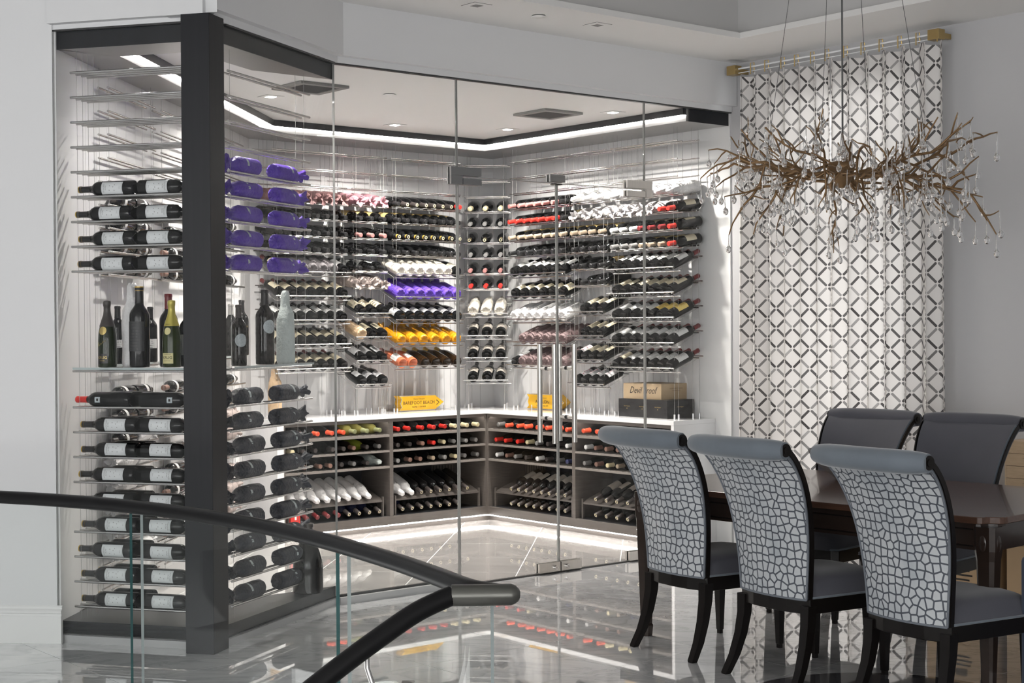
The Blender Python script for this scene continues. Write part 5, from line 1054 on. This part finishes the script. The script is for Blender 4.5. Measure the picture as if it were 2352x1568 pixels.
# ------------------------------------------------------------------ curtains
def curtain(x0, x1, nf, label, seed, lean):
    z1, z0 = 3.125, 0.012; NU, NV = nf * 14, 30
    rg = random.Random(seed); amp = [rg.uniform(0.75, 1.2) for _ in range(nf + 2)]; wob = [rg.uniform(-0.012, 0.012) for _ in range(nf + 2)]
    def pos(a, v):
        ph = a * nf; i = int(min(ph, nf - 1e-6)); loc = ph - i
        k = amp[i]; d_ = 0.052 * k * (0.75 + 0.30 * (1 - v)); fy = math.sin(2 * math.pi * ph); fy = math.copysign(abs(fy) ** 0.75, fy)
        x = x0 + (x1 - x0) * a + 0.016 * math.sin(4 * math.pi * ph) + wob[i] * math.sin(math.pi * loc) + lean * (1 - v) * (a - 0.5)
        return Vector((x, -0.125 - d_ * fy, z0 + (z1 - z0) * v + 0.012 * math.cos(2 * math.pi * ph) * (v > 0.98)))
    s_ = [0.0]
    for i in range(NU): s_.append(s_[-1] + (pos((i + 1) / NU, 0.5) - pos(i / NU, 0.5)).length)
    g = G().grid(pos, NU, NV, lambda a, v: (s_[round(a * NU)], z0 + (z1 - z0) * v))
    t_ = thing('curtain', label, 'curtain', FR, 'trellis-patterned curtains')
    mk('cloth', g.mesh('cloth', smooth=80), 'trellis_cloth', t_)
    for k in range(nf):
        p = pos((k + 0.72) / nf, 1.0); x, y, z = p.x, -0.115, p.z + 0.004
        mk('hook', G().tube([(x, y - 0.018, z), (x, y - 0.018, z + 0.072), (x, y + 0.016, z + 0.078), (x, y + 0.020, z + 0.030), (x + 0.002, y + 0.006, z + 0.016)], 0.0038, 6), 'brass', t_)
curtain(LR_ + 0.205, LR_ + 0.930, 6, 'left grey trellis-patterned curtain panel', 3, 0.05); curtain(LR_ + 0.940, LR_ + 1.740, 6, 'right grey trellis-patterned curtain panel', 8, 0.03)
t_ = thing('curtain_rod', 'clear acrylic curtain rod with square brass end brackets', 'curtain rod', FR)
mk('rail', G().tube([(LR_ + 0.12, -0.115, 3.178), (LR_ + 1.72, -0.115, 3.178)], 0.006, 10), 'acrylic', t_); mk('rail', G().tube([(LR_ + 0.12, -0.115, 3.150), (LR_ + 1.72, -0.115, 3.150)], 0.003, 8), 'acrylic', t_)
for x in (LR_ + 0.10, LR_ + 1.66):
    b_ = mk('end_bracket', G().box(x, x + 0.075, -0.150, -0.085, 3.140, 3.200).mesh('end_bracket', bevel=0.002), 'brass', t_); mk('wall_arm', G().box(x + 0.03, x + 0.055, -0.085, 0.006, 3.155, 3.185), 'brass', b_)
# ------------------------------------------------------------------ branch chandelier
ch = thing('chandelier', 'bronze branch chandelier with clear glass drops over the table', 'chandelier', T(1.60, 7.30, 2.215) @ RZ(R(-47.3)))
rg = random.Random(21); DR = []
def branch(g, p, d_, L_, r, depth):
    n = max(3, int(L_ / 0.05)); pts_ = [p.copy()]; dd = d_.normalized()
    for i in range(n):
        dd = (dd + Vector((rg.uniform(-0.33, 0.33), rg.uniform(-0.33, 0.33), rg.uniform(-0.30, 0.32)))).normalized(); pts_.append(pts_[-1] + dd * (L_ / n))
    g.tube(pts_, [r * (1 - 0.55 * i / n) for i in range(n + 1)], 6)
    if depth == 0: DR.append(pts_[-1])
    else:
        for i in range(1, n):
            if rg.random() < (0.62 if depth == 2 else 0.42):
                sd = (dd + Vector((rg.uniform(-1, 1), rg.uniform(-1, 1), rg.uniform(-0.75, 0.85)))).normalized()
                branch(g, pts_[i], sd, L_ * rg.uniform(0.28, 0.5), r * 0.68, depth - 1)
        DR.append(pts_[-1])
        if depth == 1 and rg.random() < 0.5: DR.append(pts_[len(pts_) // 2])
NA = 15
for k in range(NA):
    a = 2 * math.pi * (k + rg.uniform(-0.25, 0.25)) / NA; tgt = Vector((0.66 * math.cos(a), 0.25 * math.sin(a), rg.uniform(-0.11, 0.12)))
    g = G(); st = Vector((0.10 * math.cos(a), 0.05 * math.sin(a), rg.uniform(-0.03, 0.03)))
    nseg = 7; pts_ = [st.lerp(tgt, i / nseg) + Vector((rg.uniform(-0.018, 0.018), rg.uniform(-0.018, 0.018), rg.uniform(-0.022, 0.022))) * (i > 0) for i in range(nseg + 1)]
    g.tube(pts_, [0.0090 - 0.0030 * i / nseg for i in range(nseg + 1)], 6)
    for i in range(2, nseg + 1):
        out = Vector((math.cos(a), 0.6 * math.sin(a), rg.choice((-0.8, -0.35, 0.0, 0.45, 0.8)) + rg.uniform(-0.2, 0.2)))
        branch(g, pts_[i], out + Vector((rg.uniform(-0.5, 0.5), rg.uniform(-0.6, 0.6), 0)), rg.uniform(0.14, 0.30), 0.0066, 1)
    mk('branch', g.mesh('branch', smooth=70), 'bronze', ch)
mk('hub', G().lathe([(0.0, -0.065), (0.022, -0.062), (0.040, -0.030), (0.050, 0.0), (0.058, 0.030), (0.060, 0.052), (0.050, 0.064), (0.0, 0.070)], 24).mesh('hub', smooth=50), 'bronze', ch)
for k in range(5):
    a = rg.uniform(0, 6.28); q = Vector((0.30 * math.cos(a), 0.14 * math.sin(a), rg.uniform(-0.05, 0.03)))
    mk('seed_pod', pod_me if k else (pod_me := G().lathe([(0.0, -0.055), (0.010, -0.040), (0.016, -0.012), (0.014, 0.022), (0.006, 0.045), (0.0, 0.052)], 10).mesh('seed_pod', smooth=60)), 'bronze', ch, Matrix.Translation(q) @ RZ(a) @ RY(R(rg.uniform(60, 120))))
mk('stem', G().tube([(0, 0, 0.065), (0, 0, 1.50)], 0.0045, 8), 'wire_dark', ch)
for x, y in ((-0.40, -0.10), (-0.22, 0.12), (0.24, -0.12), (0.42, 0.10)): mk('suspension_wire', G().tube([(x, y, 0.0), (x * 0.42, y * 0.42, 1.5)], 0.0014, 5), 'wire_dark', ch)
mk('canopy', G().lathe([(0.0, 1.500), (0.16, 1.500), (0.16, 1.519), (0.0, 1.521)], 24), 'bronze', ch)
dm = []
for L_ in (0.055, 0.072, 0.090): dm.append(G().lathe([(0.0, 0.0), (0.0022, -0.001), (0.0024, -L_ * 0.5), (0.0032, -L_ * 0.9), (0.0058, -L_ - 0.002), (0.0118, -L_ - 0.008), (0.0138, -L_ - 0.018), (0.0112, -L_ - 0.028), (0.0062, -L_ - 0.0345), (0.0, -L_ - 0.036)], 14).mesh('glass_drop', smooth=80))
rg.shuffle(DR)
for p in DR[:240]: mk('glass_drop', rg.choice(dm), 'drop_glass', ch, Matrix.Translation(p) @ RX(rg.uniform(-0.1, 0.1)) @ RY(rg.uniform(-0.1, 0.1)))
# ------------------------------------------------------------------ curved balustrade in front
RZ_ = 0.85
rp = catmull([(x, y, RZ_) for x, y in RAILP], 6)
bal = thing('glass_balustrade', 'curved black handrail on clear glass panels in the foreground', 'balustrade')
mk('handrail', G().tube(rp, 0.0250, 22).mesh('handrail', smooth=50), 'rail_black', bal)
mk('rail_return', G().tube([(0.016, 3.653, RZ_), (0.013, 3.653, RZ_), (0.005, 3.652, RZ_), (-0.006, 3.651, RZ_), (-0.07, 3.647, RZ_), (-0.150, 3.642, RZ_)], [0.006, 0.014, 0.0215, 0.0262, 0.0262, 0.0262], 22).mesh('rail_return', smooth=50), 'rail_return', bal)
low = catmull([(-0.150, 3.642, 0.850), (-0.225, 3.600, 0.822), (-0.300, 3.550, 0.780), (-0.440, 3.455, 0.690), (-0.75, 3.25, 0.47), (-1.1, 3.05, 0.22), (-1.5, 2.85, -0.08)], 5)
mk('handrail', G().tube(low, 0.0245, 22).mesh('handrail', smooth=50), 'rail_black', bal)
def upx(u):
    best = min(range(len(rp) - 1), key=lambda i: abs(1176 + F_PX * rp[i].x / rp[i].y - u)); return best
def gpanel(i0, i1, e0, e1):
    seg = rp[i0:i1 + 1]; n = len(seg) - 1
    def f_(a, v, s_):
        x = a * n; i = min(int(x), n - 1); p = seg[i].lerp(seg[i + 1], x - i); t_ = (seg[i + 1] - seg[i]).normalized(); nn = Vector((-t_.y, t_.x, 0)); return p + nn * s_ * 0.006 + Vector((0, 0, (-0.02) * v + (-1.05) * (1 - v)))
    g = G().grid(lambda a, v: f_(a, v, 1), n, 1).grid(lambda a, v: f_(1 - a, v, -1), n, 1)
    pn = mk('glass_panel', g.mesh('glass_panel', smooth=50), 'glass_rail', bal)
    for a, m_ in ((0.0, e0), (1.0, e1)): mk('panel_edge', G().quad(f_(a, 0, 1), f_(a, 0, -1), f_(a, 1, -1), f_(a, 1, 1)), m_, pn)
gpanel(0, upx(301), 'glass_edge', 'glass_edge'); gpanel(upx(301) + 1, upx(773), 'glass_edge_light', 'glass_edge'); gpanel(upx(773) + 1, len(rp) - 3, 'glass_edge_light', 'glass_edge_light')
def lpanel():
    f_ = lambda a, v, s_: (lambda p: Vector((p.x + 0.003 * s_, p.y - 0.006 * s_, p.z - 0.075 - 0.9 * (1 - v))))(low[1 + int(round(a * (len(low) - 3)))])
    n = len(low) - 3; pn = mk('glass_panel', G().grid(lambda a, v: f_(a, v, 1), n, 1).grid(lambda a, v: f_(1 - a, v, -1), n, 1), 'glass_rail', bal)
lpanel()
i_ = min(range(len(low)), key=lambda i: abs(1176 + F_PX * low[i].x / low[i].y - 845)); p = low[i_]
mk('bracket', G().tube([(p.x, p.y, p.z - 0.02), (p.x, p.y, p.z - 0.05), (p.x + 0.012, p.y - 0.004, p.z - 0.085), (p.x + 0.012, p.y - 0.004, p.z - 0.16)], 0.0062, 10).mesh('bracket', smooth=60), 'steel_dark', bal)
mk('glass_clamp', G().box(-0.265, -0.235, 3.53, 3.56, 0.58, 0.665).mesh('glass_clamp', bevel=0.002), 'steel', bal)
